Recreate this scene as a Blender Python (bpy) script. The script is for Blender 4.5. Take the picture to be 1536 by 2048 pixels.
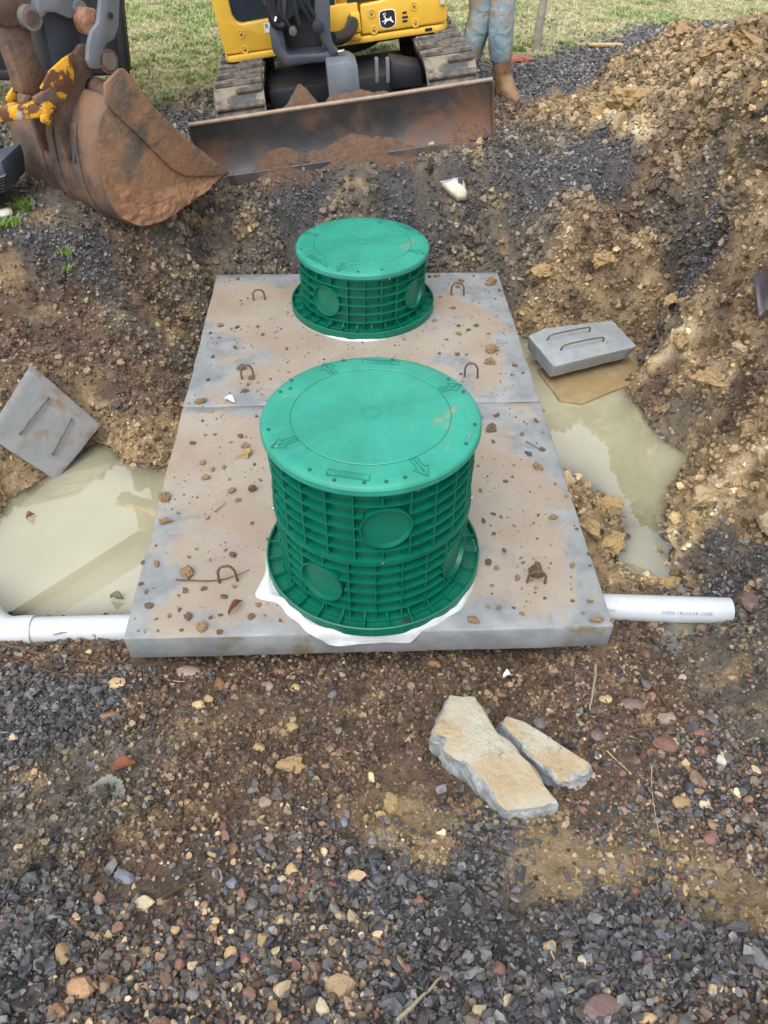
import bpy, bmesh, math, random
import numpy as np
from mathutils import Vector, Matrix, Euler

for o in list(bpy.data.objects):
    bpy.data.objects.remove(o)
scene = bpy.context.scene
COL = scene.collection
rnd = random.Random(7)
rng = np.random.default_rng(11)

# ------------------------------------------------------------------ camera
CAM = np.array([-0.0445, -1.483, 1.916])
PITCH, YAW, ROLL, FPX = 0.755, 0.0521, 0.0155, 1527.0
cF = np.array([math.sin(YAW)*math.cos(PITCH), math.cos(YAW)*math.cos(PITCH), -math.sin(PITCH)])
_rt = np.array([math.cos(YAW), -math.sin(YAW), 0.0]); _up = np.cross(_rt, cF)
cR = math.cos(ROLL)*_rt + math.sin(ROLL)*_up
cU = -math.sin(ROLL)*_rt + math.cos(ROLL)*_up
cam_d = bpy.data.cameras.new('camera')
cam = bpy.data.objects.new('camera', cam_d); COL.objects.link(cam)
cam_d.sensor_fit = 'HORIZONTAL'; cam_d.sensor_width = 36.0
cam_d.lens = FPX/1536.0*36.0
cam_d.clip_start = 0.05; cam_d.clip_end = 1000.0
cam.matrix_world = Matrix(((cR[0], cU[0], -cF[0], CAM[0]), (cR[1], cU[1], -cF[1], CAM[1]),
                           (cR[2], cU[2], -cF[2], CAM[2]), (0, 0, 0, 1)))
scene.camera = cam
scene.render.resolution_x = 768; scene.render.resolution_y = 1024

# ------------------------------------------------------------------ light: overcast day
SUN_EL, SUN_AZ = 58.0, 205.0
world = bpy.data.worlds.new('World'); scene.world = world; world.use_nodes = True
wn = world.node_tree.nodes; wl = world.node_tree.links
bg = wn['Background']
sky = wn.new('ShaderNodeTexSky'); sky.sky_type = 'NISHITA'; sky.sun_disc = False
sky.sun_elevation = math.radians(SUN_EL); sky.sun_rotation = math.radians(SUN_AZ)
sky.air_density = 1.0; sky.dust_density = 4.0; sky.ozone_density = 1.0
hs = wn.new('ShaderNodeHueSaturation'); hs.inputs['Saturation'].default_value = 0.12
wl.new(sky.outputs[0], hs.inputs['Color']); wl.new(hs.outputs[0], bg.inputs['Color'])
bg.inputs['Strength'].default_value = 0.15
sun_d = bpy.data.lights.new('sun', 'SUN'); sun = bpy.data.objects.new('sun', sun_d); COL.objects.link(sun)
sun_d.energy = 0.5; sun_d.angle = math.radians(60); sun_d.color = (1.0, 0.97, 0.93)
_a = math.radians(SUN_AZ); _e = math.radians(SUN_EL)
_dir = Vector((math.sin(_a)*math.cos(_e), math.cos(_a)*math.cos(_e), math.sin(_e)))   # towards the sun
sun.rotation_euler = _dir.to_track_quat('Z', 'Y').to_euler(); sun.location = _dir*20
vs = scene.view_settings
vs.view_transform = 'Standard'; vs.look = 'None'; vs.exposure = 1.03; vs.gamma = 1.0; vs.use_curve_mapping = False

# ------------------------------------------------------------------ helpers: survey of the site
def ray(x, y):
    return cF + cR*((x-768.0)/FPX) - cU*((y-1024.0)/FPX)
def onz(x, y, z):
    d = ray(x, y); return CAM + d*((z-CAM[2])/d[2])
def onplane(x, y, P0, n):
    d = ray(x, y); return CAM + d*(float(np.dot(np.asarray(P0)-CAM, n))/float(np.dot(d, n)))
def atdepth(x, y, w):
    return CAM + ray(x, y)*w
def V(p): return Vector((float(p[0]), float(p[1]), float(p[2])))

# ------------------------------------------------------------------ helpers: objects
def tag(o, label=None, cat=None, group=None, kind=None):
    if label: o['label'] = label
    if cat: o['category'] = cat
    if group: o['group'] = group
    if kind: o['kind'] = kind
    return o
def empty(name, loc=(0, 0, 0), rot=(0, 0, 0)):
    o = bpy.data.objects.new(name, None); COL.objects.link(o)
    o.location = loc; o.rotation_euler = rot; o.empty_display_size = 0.1
    return o
def link(name, me, mat=None, parent=None, loc=None, rot=None, scale=None, smooth=None):
    o = bpy.data.objects.new(name, me); COL.objects.link(o)
    if mat is not None and len(me.materials) == 0: me.materials.append(mat)
    if parent: o.parent = parent
    if loc is not None: o.location = loc
    if rot is not None: o.rotation_euler = rot
    if scale is not None: o.scale = scale
    if smooth is not None:
        me.polygons.foreach_set('use_smooth', [smooth]*len(me.polygons))
    return o
def mesh_np(name, v, f, smooth=False):
    me = bpy.data.meshes.new(name); me.from_pydata([tuple(map(float, p)) for p in v], [], f)
    if smooth: me.polygons.foreach_set('use_smooth', [True]*len(me.polygons))
    me.update(); return me
def bm_mesh(name, bm, smooth=False):
    me = bpy.data.meshes.new(name); bmesh.ops.recalc_face_normals(bm, faces=bm.faces)
    bm.to_mesh(me); bm.free()
    if smooth: me.polygons.foreach_set('use_smooth', [True]*len(me.polygons))
    return me
def auto_smooth(me, deg=35):
    # smooth shading with hard edges above an angle
    bm = bmesh.new(); bm.from_mesh(me)
    for fc in bm.faces: fc.smooth = True
    for e in bm.edges:
        if len(e.link_faces) == 2 and e.calc_face_angle(0) > math.radians(deg): e.smooth = False
    bm.to_mesh(me); bm.free(); return me
def box_mesh(name, sx, sy, sz, bevel=0.0, seg=2, c=(0, 0, 0), rot=None):
    bm = bmesh.new(); bmesh.ops.create_cube(bm, size=1.0)
    for v in bm.verts: v.co = Vector((v.co.x*sx, v.co.y*sy, v.co.z*sz))
    if bevel > 0:
        bmesh.ops.bevel(bm, geom=list(bm.edges), offset=bevel, segments=seg, affect='EDGES', profile=0.5)
    if rot is not None: bmesh.ops.rotate(bm, verts=bm.verts, cent=(0, 0, 0), matrix=Euler(rot).to_matrix())
    bmesh.ops.translate(bm, verts=bm.verts, vec=c)
    me = bm_mesh(name, bm); return auto_smooth(me) if bevel > 0 else me
def cyl_mesh(name, r, h, seg=32, bevel=0.0, axis='Z', c=(0, 0, 0), r2=None):
    bm = bmesh.new(); bmesh.ops.create_cone(bm, cap_ends=True, segments=seg, radius1=r, radius2=r if r2 is None else r2, depth=h)
    if bevel > 0:
        ed = [e for e in bm.edges if e.calc_face_angle(0) > 1.0]
        bmesh.ops.bevel(bm, geom=ed, offset=bevel, segments=2, affect='EDGES', profile=0.5)
    if axis == 'X': bmesh.ops.rotate(bm, verts=bm.verts, cent=(0, 0, 0), matrix=Matrix.Rotation(math.pi/2, 3, 'Y'))
    if axis == 'Y': bmesh.ops.rotate(bm, verts=bm.verts, cent=(0, 0, 0), matrix=Matrix.Rotation(math.pi/2, 3, 'X'))
    bmesh.ops.translate(bm, verts=bm.verts, vec=c)
    return auto_smooth(bm_mesh(name, bm), 40)
def lathe_mesh(name, prof, seg=96, closed=False, deg=30):
    n = len(prof); v = []; f = []
    for k in range(seg):
        a = 2*math.pi*k/seg
        for r, z in prof: v.append((r*math.cos(a), r*math.sin(a), z))
    m = n if closed else n-1
    for k in range(seg):
        k2 = (k+1) % seg
        for i in range(m):
            j = (i+1) % n
            f.append((k*n+i, k2*n+i, k2*n+j, k*n+j))
    me = mesh_np(name, v, f)
    bm = bmesh.new(); bm.from_mesh(me); bmesh.ops.remove_doubles(bm, verts=bm.verts, dist=1e-5)
    bmesh.ops.recalc_face_normals(bm, faces=bm.faces); bm.to_mesh(me); bm.free()
    return auto_smooth(me, deg)
def tube_mesh(name, pts, r, seg=8, cap=True, smooth=True):
    pts = [np.asarray(p, float) for p in pts]; n = len(pts)
    rr = r if hasattr(r, '__len__') else [r]*n
    v = []; f = []; prev = None
    for i, p in enumerate(pts):
        t = pts[min(i+1, n-1)] - pts[max(i-1, 0)]; t = t/(np.linalg.norm(t)+1e-12)
        if prev is None:
            a = np.array([0, 0, 1.0]) if abs(t[2]) < 0.9 else np.array([1.0, 0, 0])
            u = np.cross(t, a)
        else:
            u = prev - t*np.dot(prev, t)
        u /= np.linalg.norm(u)+1e-12; prev = u; w = np.cross(t, u)
        for k in range(seg):
            an = 2*math.pi*k/seg; v.append(p + rr[i]*(math.cos(an)*u + math.sin(an)*w))
    for i in range(n-1):
        for k in range(seg):
            k2 = (k+1) % seg; f.append((i*seg+k, i*seg+k2, (i+1)*seg+k2, (i+1)*seg+k))
    if cap:
        f.append(tuple(range(seg))[::-1]); f.append(tuple((n-1)*seg+k for k in range(seg)))
    me = mesh_np(name, v, f); 
    return auto_smooth(me, 50) if smooth else me
def prism_mesh(name, poly3, vec, bevel=0.0, seg=2):
    # a planar outline (3-D points) given a thickness along vec
    bm = bmesh.new(); vs_ = [bm.verts.new(V(p)) for p in poly3]
    f = bm.faces.new(vs_); r = bmesh.ops.extrude_face_region(bm, geom=[f])
    nv = [g for g in r['geom'] if isinstance(g, bmesh.types.BMVert)]
    bmesh.ops.translate(bm, verts=nv, vec=V(vec))
    bmesh.ops.recalc_face_normals(bm, faces=bm.faces)
    if bevel > 0:
        ed = [e for e in bm.edges if e.calc_face_angle(0) > 0.5]
        bmesh.ops.bevel(bm, geom=ed, offset=bevel, segments=seg, affect='EDGES', profile=0.5, clamp_overlap=True)
    me = bm_mesh(name, bm)
    return auto_smooth(me)
def smooth_poly(pts, n=4):
    # closed Catmull-Rom through 2-D/3-D points
    pts = [np.asarray(p, float) for p in pts]; out = []; m = len(pts)
    for i in range(m):
        p0, p1, p2, p3 = pts[i-1], pts[i], pts[(i+1) % m], pts[(i+2) % m]
        for k in range(n):
            t = k/n; out.append(0.5*((2*p1)+(-p0+p2)*t+(2*p0-5*p1+4*p2-p3)*t*t+(-p0+3*p1-3*p2+p3)*t**3))
    return out
def spline(pts, n=6):
    pts = [np.asarray(p, float) for p in pts]; out = []; m = len(pts)
    for i in range(m-1):
        p0, p1, p2, p3 = pts[max(i-1, 0)], pts[i], pts[i+1], pts[min(i+2, m-1)]
        for k in range(n):
            t = k/n; out.append(0.5*((2*p1)+(-p0+p2)*t+(2*p0-5*p1+4*p2-p3)*t*t+(-p0+3*p1-3*p2+p3)*t**3))
    out.append(pts[-1]); return out

# ------------------------------------------------------------------ helpers: numpy noise
_perm = rng.permutation(4096)
_grad = rng.normal(size=(4096, 3)); _grad /= np.linalg.norm(_grad, axis=1)[:, None]
def _h(i, j, k):
    return _perm[(_perm[(_perm[i & 4095] + j) & 4095] + k) & 4095]
def pnoise(x, y, z=None, s=1.0, seed=0):
    x = np.asarray(x)/s + seed*17.13; y = np.asarray(y)/s - seed*9.7
    z = (np.zeros_like(x) if z is None else np.asarray(z)/s) + seed*3.1
    xi = np.floor(x).astype(np.int64); yi = np.floor(y).astype(np.int64); zi = np.floor(z).astype(np.int64)
    fx = x-xi; fy = y-yi; fz = z-zi
    u = fx*fx*fx*(fx*(fx*6-15)+10); v = fy*fy*fy*(fy*(fy*6-15)+10); w = fz*fz*fz*(fz*(fz*6-15)+10)
    r = 0
    for a in (0, 1):
        for b in (0, 1):
            for c in (0, 1):
                g = _grad[_h(xi+a, yi+b, zi+c)]
                d = g[..., 0]*(fx-a)+g[..., 1]*(fy-b)+g[..., 2]*(fz-c)
                r = r + d*(u if a else 1-u)*(v if b else 1-v)*(w if c else 1-w)
    return r*1.5
def fbm(x, y, z=None, s=1.0, o=3, seed=0):
    t = 0; a = 1.0; n = 0
    for k in range(o):
        t = t + a*pnoise(x, y, z, s/2**k, seed+k*5); n += a; a *= 0.55
    return t/n
_jit = rng.random((4096, 3))
def worley(x, y, s=1.0, seed=0):
    # distance to the nearest jittered cell point (2-D) and a random number of that cell
    x = np.asarray(x)/s + seed*7.7; y = np.asarray(y)/s + seed*3.3
    xi = np.floor(x).astype(np.int64); yi = np.floor(y).astype(np.int64)
    best = np.full(x.shape, 9.0); cid = np.zeros(x.shape)
    for a in (-1, 0, 1):
        for b in (-1, 0, 1):
            j = _jit[_h(xi+a, yi+b, np.full_like(xi, seed))]
            d = (x-(xi+a+j[..., 0]))**2 + (y-(yi+b+j[..., 1]))**2
            m = d < best; best = np.where(m, d, best); cid = np.where(m, j[..., 2], cid)
    return np.sqrt(best), cid
def sstep(a, b, x):
    t = np.clip((x-a)/(b-a), 0, 1); return t*t*(3-2*t)

# ------------------------------------------------------------------ helpers: materials
class NT:
    def __init__(self, name):
        self.m = bpy.data.materials.new(name); self.m.use_nodes = True
        self.t = self.m.node_tree; self.n = self.t.nodes; self.l = self.t.links
        self.b = self.n['Principled BSDF']
    def new(self, typ, **kw):
        nd = self.n.new(typ)
        for k, v in kw.items(): setattr(nd, k, v)
        return nd
    def val(self, sock, v):
        if hasattr(v, 'is_output') or hasattr(v, 'links'): self.l.new(v, sock)
        else: sock.default_value = v
    def coord(self):
        return self.new('ShaderNodeTexCoord').outputs['Object']
    def noise(self, scale, detail=4, rough=0.55, vec=None, dist=0.0):
        nd = self.new('ShaderNodeTexNoise'); nd.inputs['Scale'].default_value = scale
        nd.inputs['Detail'].default_value = detail; nd.inputs['Roughness'].default_value = rough
        nd.inputs['Distortion'].default_value = dist
        self.l.new(vec if vec is not None else self.coord(), nd.inputs['Vector']); return nd.outputs['Fac']
    def ramp(self, fac, a, b):
        nd = self.new('ShaderNodeMapRange'); nd.interpolation_type = 'SMOOTHSTEP'
        self.val(nd.inputs['Value'], fac); nd.inputs['From Min'].default_value = a; nd.inputs['From Max'].default_value = b
        return nd.outputs['Result']
    def mix(self, fac, a, b, mode='MIX'):
        nd = self.new('ShaderNodeMix', data_type='RGBA', blend_type=mode)
        self.val(nd.inputs[0], fac)
        for s, v in ((nd.inputs[6], a), (nd.inputs[7], b)):
            if isinstance(v, (tuple, list)): s.default_value = (*v[:3], 1.0)
            else: self.l.new(v, s)
        return nd.outputs[2]
    def math(self, op, a, b=0.0):
        nd = self.new('ShaderNodeMath', operation=op); self.val(nd.inputs[0], a); self.val(nd.inputs[1], b); return nd.outputs[0]
    def bump(self, h, strength=0.5, dist=0.01):
        nd = self.new('ShaderNodeBump'); nd.inputs['Strength'].default_value = strength; nd.inputs['Distance'].default_value = dist
        self.l.new(h, nd.inputs['Height']); self.l.new(nd.outputs[0], self.b.inputs['Normal'])
    def col(self, v): 
        if isinstance(v, (tuple, list)): self.b.inputs['Base Color'].default_value = (*v[:3], 1)
        else: self.l.new(v, self.b.inputs['Base Color'])
    def rough(self, v): self.val(self.b.inputs['Roughness'], v)
def pmat(name, base, rough=0.6, var=0.25, scale=12, dirt=None, dirt_amt=0.5, dirt_scale=5, dirt_soft=0.12,
         bump=0.2, bump_scale=60, metal=0.0, dirt_rough=0.8, bdist=.006, second=None, second_amt=0.5, second_scale=7, spec=0.5):
    t = NT(name)
    n1 = t.noise(scale, 5, 0.6)
    lo = tuple(c*(1-var) for c in base); hi = tuple(min(1, c*(1+var)) for c in base)
    c = t.mix(t.ramp(n1, 0.3, 0.7), lo, hi)
    r = rough
    if second is not None:
        f2 = t.ramp(t.noise(second_scale, 6, 0.65), 1-second_amt-0.06, 1-second_amt+0.06)
        c = t.mix(f2, c, second)
    if dirt is not None:
        n2 = t.noise(dirt_scale, 8, 0.65, dist=0.3)
        th = 1-dirt_amt
        f2 = t.ramp(n2, th-dirt_soft, th+dirt_soft)
        dl = tuple(x*0.7 for x in dirt); dh = tuple(min(1, x*1.25) for x in dirt)
        dc = t.mix(t.noise(dirt_scale*6, 4), dl, dh)
        c = t.mix(f2, c, dc)
        rr = t.new('ShaderNodeMix', data_type='FLOAT'); t.l.new(f2, rr.inputs[0]); rr.inputs[2].default_value = rough; rr.inputs[3].default_value = dirt_rough
        r = rr.outputs[0]
        mm = t.new('ShaderNodeMix', data_type='FLOAT'); t.l.new(f2, mm.inputs[0]); mm.inputs[2].default_value = metal; mm.inputs[3].default_value = 0
        t.l.new(mm.outputs[0], t.b.inputs['Metallic'])
    else:
        t.b.inputs['Metallic'].default_value = metal
    t.col(c); t.rough(r); t.b.inputs['Specular IOR Level'].default_value = spec
    if bump > 0: t.bump(t.noise(bump_scale, 6, 0.7), bump, bdist)
    return t.m
# ------------------------------------------------------------------ the ground: one sheet from the pit to the horizon
WATER_Z = -0.25
_ctl_px = [  # picture x, y and surveyed height
 (0, 2048, .28), (768, 2048, .25), (1536, 2048, .28), (0, 1800, .15), (400, 1800, .12), (768, 1800, .11), (1150, 1800, .12), (1536, 1800, .16),
 (0, 1600, .05), (400, 1600, .0), (768, 1600, .0), (1150, 1600, .0), (1536, 1600, .07),
 (0, 1450, -.03), (400, 1450, -.08), (768, 1450, -.09), (1150, 1450, -.08), (1536, 1450, .03),
 (20, 1330, -.10), (200, 1335, -.12), (400, 1345, -.14), (768, 1345, -.15), (1150, 1345, -.15), (1350, 1340, -.13), (1490, 1340, -.04),
 (100, 1288, -.14), (220, 1288, -.145), (-60, 1280, -.13),
 (100, 1120, -.38), (250, 1040, -.38), (150, 1200, -.36), (60, 1060, -.34), (230, 1210, -.32), (10, 1150, -.34),
 (0, 985, -.24), (70, 985, -.26), (20, 940, -.19), (-60, 950, -.1), (150, 960, -.30), (200, 900, -.27), (235, 880, -.225), (285, 890, -.215), (320, 950, -.27), (300, 985, -.31),
 (-60, 820, .02), (0, 720, .10), (100, 690, .08), (200, 760, -.07), (250, 800, -.13), (330, 800, -.19), (330, 880, -.225),
 (250, 650, .05), (380, 640, -.12), (420, 560, -.06), (300, 560, .12), (150, 570, .24), (0, 590, .27), (0, 510, .41), (150, 490, .39), (280, 480, .30), (430, 500, .08),
 (430, 420, .23), (350, 440, .30), (200, 440, .40), (30, 430, .45), (-150, 500, .45),
 (500, 530, -.03), (600, 510, -.03), (500, 440, .19), (500, 380, .30), (600, 352, .37), (720, 345, .41), (720, 430, .22), (860, 510, -.02), (960, 520, -.03), (900, 430, .22), (900, 380, .33), (860, 308, .46),
 (1010, 530, .0), (1050, 620, -.14), (1130, 625, -.1), (1090, 560, .04), (1170, 500, .24), (1220, 580, -.04), (1140, 420, .38), (1080, 330, .46), (1000, 290, .49), (980, 400, .30), (1040, 470, .17),
 (1290, 720, -.2), (1310, 780, -.18), (1320, 640, -.06), (1360, 560, .08), (1400, 620, .04), (1430, 720, -.02), (1400, 820, -.06), (1385, 900, -.23), (1350, 980, -.24), (1330, 1060, -.25), (1350, 1120, -.24),
 (1460, 860, .02), (1530, 900, .14), (1530, 760, .22), (1490, 640, .24), (1440, 520, .34), (1530, 540, .48), (1400, 440, .46), (1300, 430, .42), (1230, 400, .47), (1260, 320, .55), (1180, 300, .5),
 (1350, 300, .62), (1450, 360, .66), (1530, 380, .74), (1450, 270, .76), (1530, 250, .86), (1530, 130, .95), (1440, 130, .87), (1380, 130, .82), (1300, 170, .70), (1250, 210, .62), (1200, 240, .56), (1170, 190, .51), (1100, 230, .50), (1050, 230, .48),
 (1247, 130, .66), (1328, 84, .79), (1363, 56, .86), (1392, 79, .81), (1427, 83, .82), (1478, 66, .88), (1536, 34, .98), (1200, 150, .50), (1120, 150, .47),
 (1480, 1000, .0), (1440, 1060, -.08), (1430, 1150, -.18), (1455, 1232, -.215), (1400, 1240, -.21), (1530, 1120, .04), (1530, 1250, .05), (1515, 1210, -.08), (1380, 1290, -.185), (1400, 1320, -.18), (1290, 1290, -.17), (1290, 1180, -.22), (1240, 1300, -.15),
 (1150, 880, -.38), (1230, 930, -.38), (1270, 1010, -.33), (1180, 800, -.34), (1110, 760, -.34), (1240, 780, -.27), (1310, 900, -.30),
 (1215, 1040, -.12), (1190, 1080, -.15), (1160, 990, -.19), (1185, 1010, -.16), (1150, 950, -.25), (1230, 1120, -.26), (1260, 1090, -.27), (1270, 1050, -.27), (1250, 1150, -.245)]
_ctl = [tuple(onz(a, b, z)) for a, b, z in _ctl_px]
_ctl += [(1.1, 1.8, -.30), (1.36, 1.88, -.29), (1.2, 2.06, -.27), (1.40, 2.06, -.25), (1.0, 2.0, -.28), (1.46, 1.85, -.26), (-1.6, -1.5, .42), (0, -1.5, .40), (1.6, -1.5, .42), (-2, -2.6, .43), (0, -2.6, .43), (2, -2.6, .43), (-1.9, -.8, .26), (1.9, -.8, .3), (-1.7, -.1, -.02), (1.9, 0, .14),
         (-2.3, .6, .1), (-2.3, 1.4, .28), (-2.4, 2.2, .44), (2.3, .6, .45), (2.5, 1.4, .75), (3.0, 2.4, 1.0), (3.3, 3.3, 1.08), (3.2, 3.9, .95), (2.6, 4.9, .49), (2.0, 4.7, .49), (3.1, 4.9, .5), (3.8, 4.7, .55), (3.6, 5.6, .49),
         (-.81, 2.87, .345), (-.4, 2.89, .39), (0, 2.90, .435), (.4, 2.92, .485), (.8, 2.94, .535), (-.81, 3.05, .34), (.8, 3.15, .52),
         (-.5, .6, -.4), (.5, .6, -.4), (-.5, 1.8, -.35), (.5, 1.8, -.35), (0, 1.2, -.4), (-.5, 2.35, -.2), (.5, 2.35, -.2), (-.6, .12, -.2), (.6, .12, -.2),
         (-.5, 3.3, .31), (0, 3.4, .37), (.6, 3.4, .45), (1.0, 3.8, .475), (-1.2, 3.2, .33), (-2, 3.2, .42), (-1, 4.2, .36), (0, 4.4, .40), (1, 4.6, .46), (1.6, 4.6, .48), (-2.4, 4.5, .44), (2, 5.6, .47), (0, 6, .44), (-3, 6.2, .44), (3.4, 6.3, .48)]
_cp = np.array(_ctl)
def _tps(r2): return np.where(r2 > 1e-12, 0.5*r2*np.log(r2+1e-12), 0)
_K = _tps(((_cp[:, None, :2]-_cp[None, :, :2])**2).sum(-1)) + 0.0025*np.eye(len(_cp))
_P = np.c_[np.ones(len(_cp)), _cp[:, :2]]
_A = np.block([[_K, _P], [_P.T, np.zeros((3, 3))]])
_w = np.linalg.solve(_A, np.r_[_cp[:, 2], 0, 0, 0])
# coarse table of the graded surface
TX = np.linspace(-3.6, 4.4, 321); TY = np.linspace(-2.8, 6.6, 377)
_gx, _gy = np.meshgrid(TX, TY)
_tz = np.zeros_like(_gx)
for i in range(0, len(TY), 40):
    q = np.stack([_gx[i:i+40], _gy[i:i+40]], -1)
    k = _tps(((q[..., None, :]-_cp[:, :2])**2).sum(-1))
    _tz[i:i+40] = k@_w[:-3] + _w[-3] + q@_w[-2:]
_tz = np.clip(_tz, -0.42, 1.25)
def table(T, x, y):
    fx = np.clip((np.asarray(x)-TX[0])/(TX[1]-TX[0]), 0, len(TX)-1.001); fy = np.clip((np.asarray(y)-TY[0])/(TY[1]-TY[0]), 0, len(TY)-1.001)
    ix = fx.astype(int); iy = fy.astype(int); fx = fx-ix; fy = fy-iy
    return (T[iy, ix]*(1-fx)+T[iy, ix+1]*fx)*(1-fy)+(T[iy+1, ix]*(1-fx)+T[iy+1, ix+1]*fx)*fy
def base_z(x, y):
    x = np.asarray(x, float); y = np.asarray(y, float)
    z = table(_tz, x, y)
    far = np.maximum(np.maximum((np.abs(x-0.4)-3.0)/1.2, (y-5.6)/1.0), (-2.0-y)/0.8)
    f = sstep(0, 1, far)
    return z*(1-f)+0.44*f
def hit(px_, py_):
    d = ray(px_, py_); t = np.linspace(1.2, 9.0, 1600)
    P = CAM[None]+d[None]*t[:, None]
    below = P[:, 2] < base_z(P[:, 0], P[:, 1])
    i = int(np.argmax(below)) if below.any() else len(t)-1
    return P[i]

# which soil lies where (surveyed spots), blended with warped distances
SOILS = 'GXMTOPSF'
_soil_px = {
 'G': [(780, 375), (1000, 360), (960, 300), (1100, 390), (1180, 340), (1250, 410), (60, 1980), (20, 1880), (880, 1830), (900, 1730), (1000, 1900), (1200, 1850), (1100, 2010), (1400, 1930), (820, 2000), (1300, 1880), (780, 1740), (50, 1440), (140, 1390), (60, 1360),
       (110, 500), (200, 520), (60, 480), (180, 480), (20, 445), (560, 400), (620, 360), (800, 345), (950, 340), (1050, 330), (1150, 300), (1210, 270), (1250, 330), (1200, 400), (1130, 360), (1360, 480), (1440, 500), (1390, 530),
       (1430, 1095), (1450, 1185), (1080, 170), (1180, 115), (1300, 75), (1440, 60), (1500, 42), (1030, 150), (1100, 140), (1200, 140), (1130, 170), (1060, 190), (350, 270), (430, 260), (880, 480)],
 'X': [(250, 1990), (400, 1860), (550, 1950), (600, 1800), (450, 1720), (700, 1990), (330, 1780), (160, 1960), (690, 1870), (1500, 2010), (1480, 1690), (1330, 1640), (1450, 1560), (1420, 1500), (640, 1700), (1250, 1700)],
 'M': [(250, 1720), (400, 1520), (500, 1400), (460, 1600), (700, 1450), (700, 1600), (850, 1520), (1100, 1400), (1300, 1400), (1200, 1600), (800, 1390), (600, 1520), (300, 1400), (950, 1350), (60, 1310), (200, 1310), (1300, 1330), (350, 1640), (560, 1330),
       (250, 790), (300, 760), (150, 680), (60, 650), (200, 650), (300, 590), (60, 600), (280, 530), (160, 600), (1180, 490), (1250, 470), (1420, 570), (1450, 690), (1320, 780), (1350, 280), (1010, 230), (600, 210), (1480, 800), (250, 700), (1340, 590)],
 'T': [(100, 1550), (200, 1600), (60, 1700), (150, 1650), (300, 1500), (360, 700), (380, 600), (420, 500), (440, 400), (380, 470), (80, 440), (500, 440), (520, 520), (700, 400), (740, 330), (900, 440), (860, 300), (1000, 400), (950, 510), (1100, 450), (1060, 500),
       (1500, 1200), (1450, 1350), (1520, 1320), (1350, 860), (1500, 300), (1350, 370), (1400, 420), (1060, 280), (1110, 290), (430, 200), (480, 230), (1400, 330), (970, 300), (1520, 1430), (460, 470), (660, 500), (240, 610), (340, 500), (1040, 570)],
 'O': [(30, 955), (250, 890), (280, 850), (330, 640), (20, 545), (1050, 600), (1130, 570), (1200, 560), (1300, 560), (1290, 650), (1500, 640), (1380, 830), (1450, 900), (1520, 850), (1400, 960), (1480, 1050), (1350, 1150), (1100, 225), (1160, 205), (1270, 150), (1200, 225), (1363, 75), (1320, 110), (1420, 110), (1500, 70), (1400, 290), (1520, 320), (1480, 260), (1310, 210),
       (1350, 150), (1480, 110), (1350, 210), (1450, 210), (1450, 330), (1520, 390), (1170, 990), (1210, 1060), (1215, 1020), (790, 1612), (1420, 1765), (1390, 740), (1500, 980), (1520, 160), (1400, 250), (210, 830), (120, 940)],
 'P': [(1360, 690), (1420, 770), (1250, 215), (1290, 245), (1400, 1050), (1450, 960), (1160, 960), (1300, 260)],
 'S': [(1150, 1725), (1180, 1760), (1400, 1745), (1250, 1730), (850, 1690)],
 'F': [(300, 60), (400, 20), (1000, 20), (1150, 20), (1100, 80), (1300, 35), (1500, 8), (330, 130), (1045, 95), (420, 90), (280, 140), (1200, 60), (1400, 30), (350, 60), (300, 20), (1250, 10), (420, 130), (380, 170)]}
_sp = []; _sk = []
for k, s in enumerate(SOILS):
    for a, b in _soil_px[s]:
        p = hit(a, b); _sp.append(p[:2]); _sk.append(k)
for p, s in (((-3, 8), 'F'), ((0, 8), 'F'), ((3, 9), 'F'), ((-4, 5), 'F'), ((-6, 3), 'F'), ((-5, 0), 'F'), ((5.5, 0), 'F'), ((6, 6), 'G'), ((4.4, 6.2), 'G'), ((6, 8), 'F'), ((0, -4), 'G'), ((-4, -4), 'G'), ((4, -4), 'G'),
             ((0, 5.2), 'F'), ((-1, 5.5), 'F'), ((-.2, 4.2), 'T'), ((.4, 3.8), 'T'), ((-2.6, 3), 'G'), ((-2.6, 4), 'F'), ((2.8, 1.6), 'O'), ((2.8, 3), 'O'), ((3.2, 4), 'O'), ((-2.2, 1.2), 'M'), ((1.2, 4.6), 'G'), ((1.0, 5.3), 'F')):
    _sp.append(p); _sk.append(SOILS.index(s))
_sp = np.array(_sp); _sk = np.array(_sk)
_SW = np.zeros((len(SOILS),)+_gx.shape)
for i in range(0, len(TY), 40):
    q = np.stack([_gx[i:i+40], _gy[i:i+40]], -1)
    wx = 0.07*pnoise(q[..., 0], q[..., 1], s=.22, seed=3)+.03*pnoise(q[..., 0], q[..., 1], s=.08, seed=8)
    wy = 0.07*pnoise(q[..., 0], q[..., 1], s=.22, seed=4)+.03*pnoise(q[..., 0], q[..., 1], s=.08, seed=9)
    q = q+np.stack([wx, wy], -1)
    d2 = ((q[..., None, :]-_sp)**2).sum(-1)
    w = 1.0/(d2+0.0015)**2
    for k in range(len(SOILS)): _SW[k, i:i+40] = w[..., _sk == k].sum(-1)
_SW /= _SW.sum(0)
def soil_w(x, y):
    w = np.stack([table(_SW[k], x, y) for k in range(len(SOILS))])
    far = sstep(0, 1, np.maximum(np.maximum(np.maximum((x-4.0)/.8, (-3.2-x)/.8), (y-6.2)/.5), (-2.4-y)/.5))
    grav = sstep(.25, -.25, y-(5.0+.28*x))*(x > 2)   # the drive runs on to the right
    tgt = np.zeros_like(w); tgt[SOILS.index('F')] = 1
    return w*(1-far)+tgt*far

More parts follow.
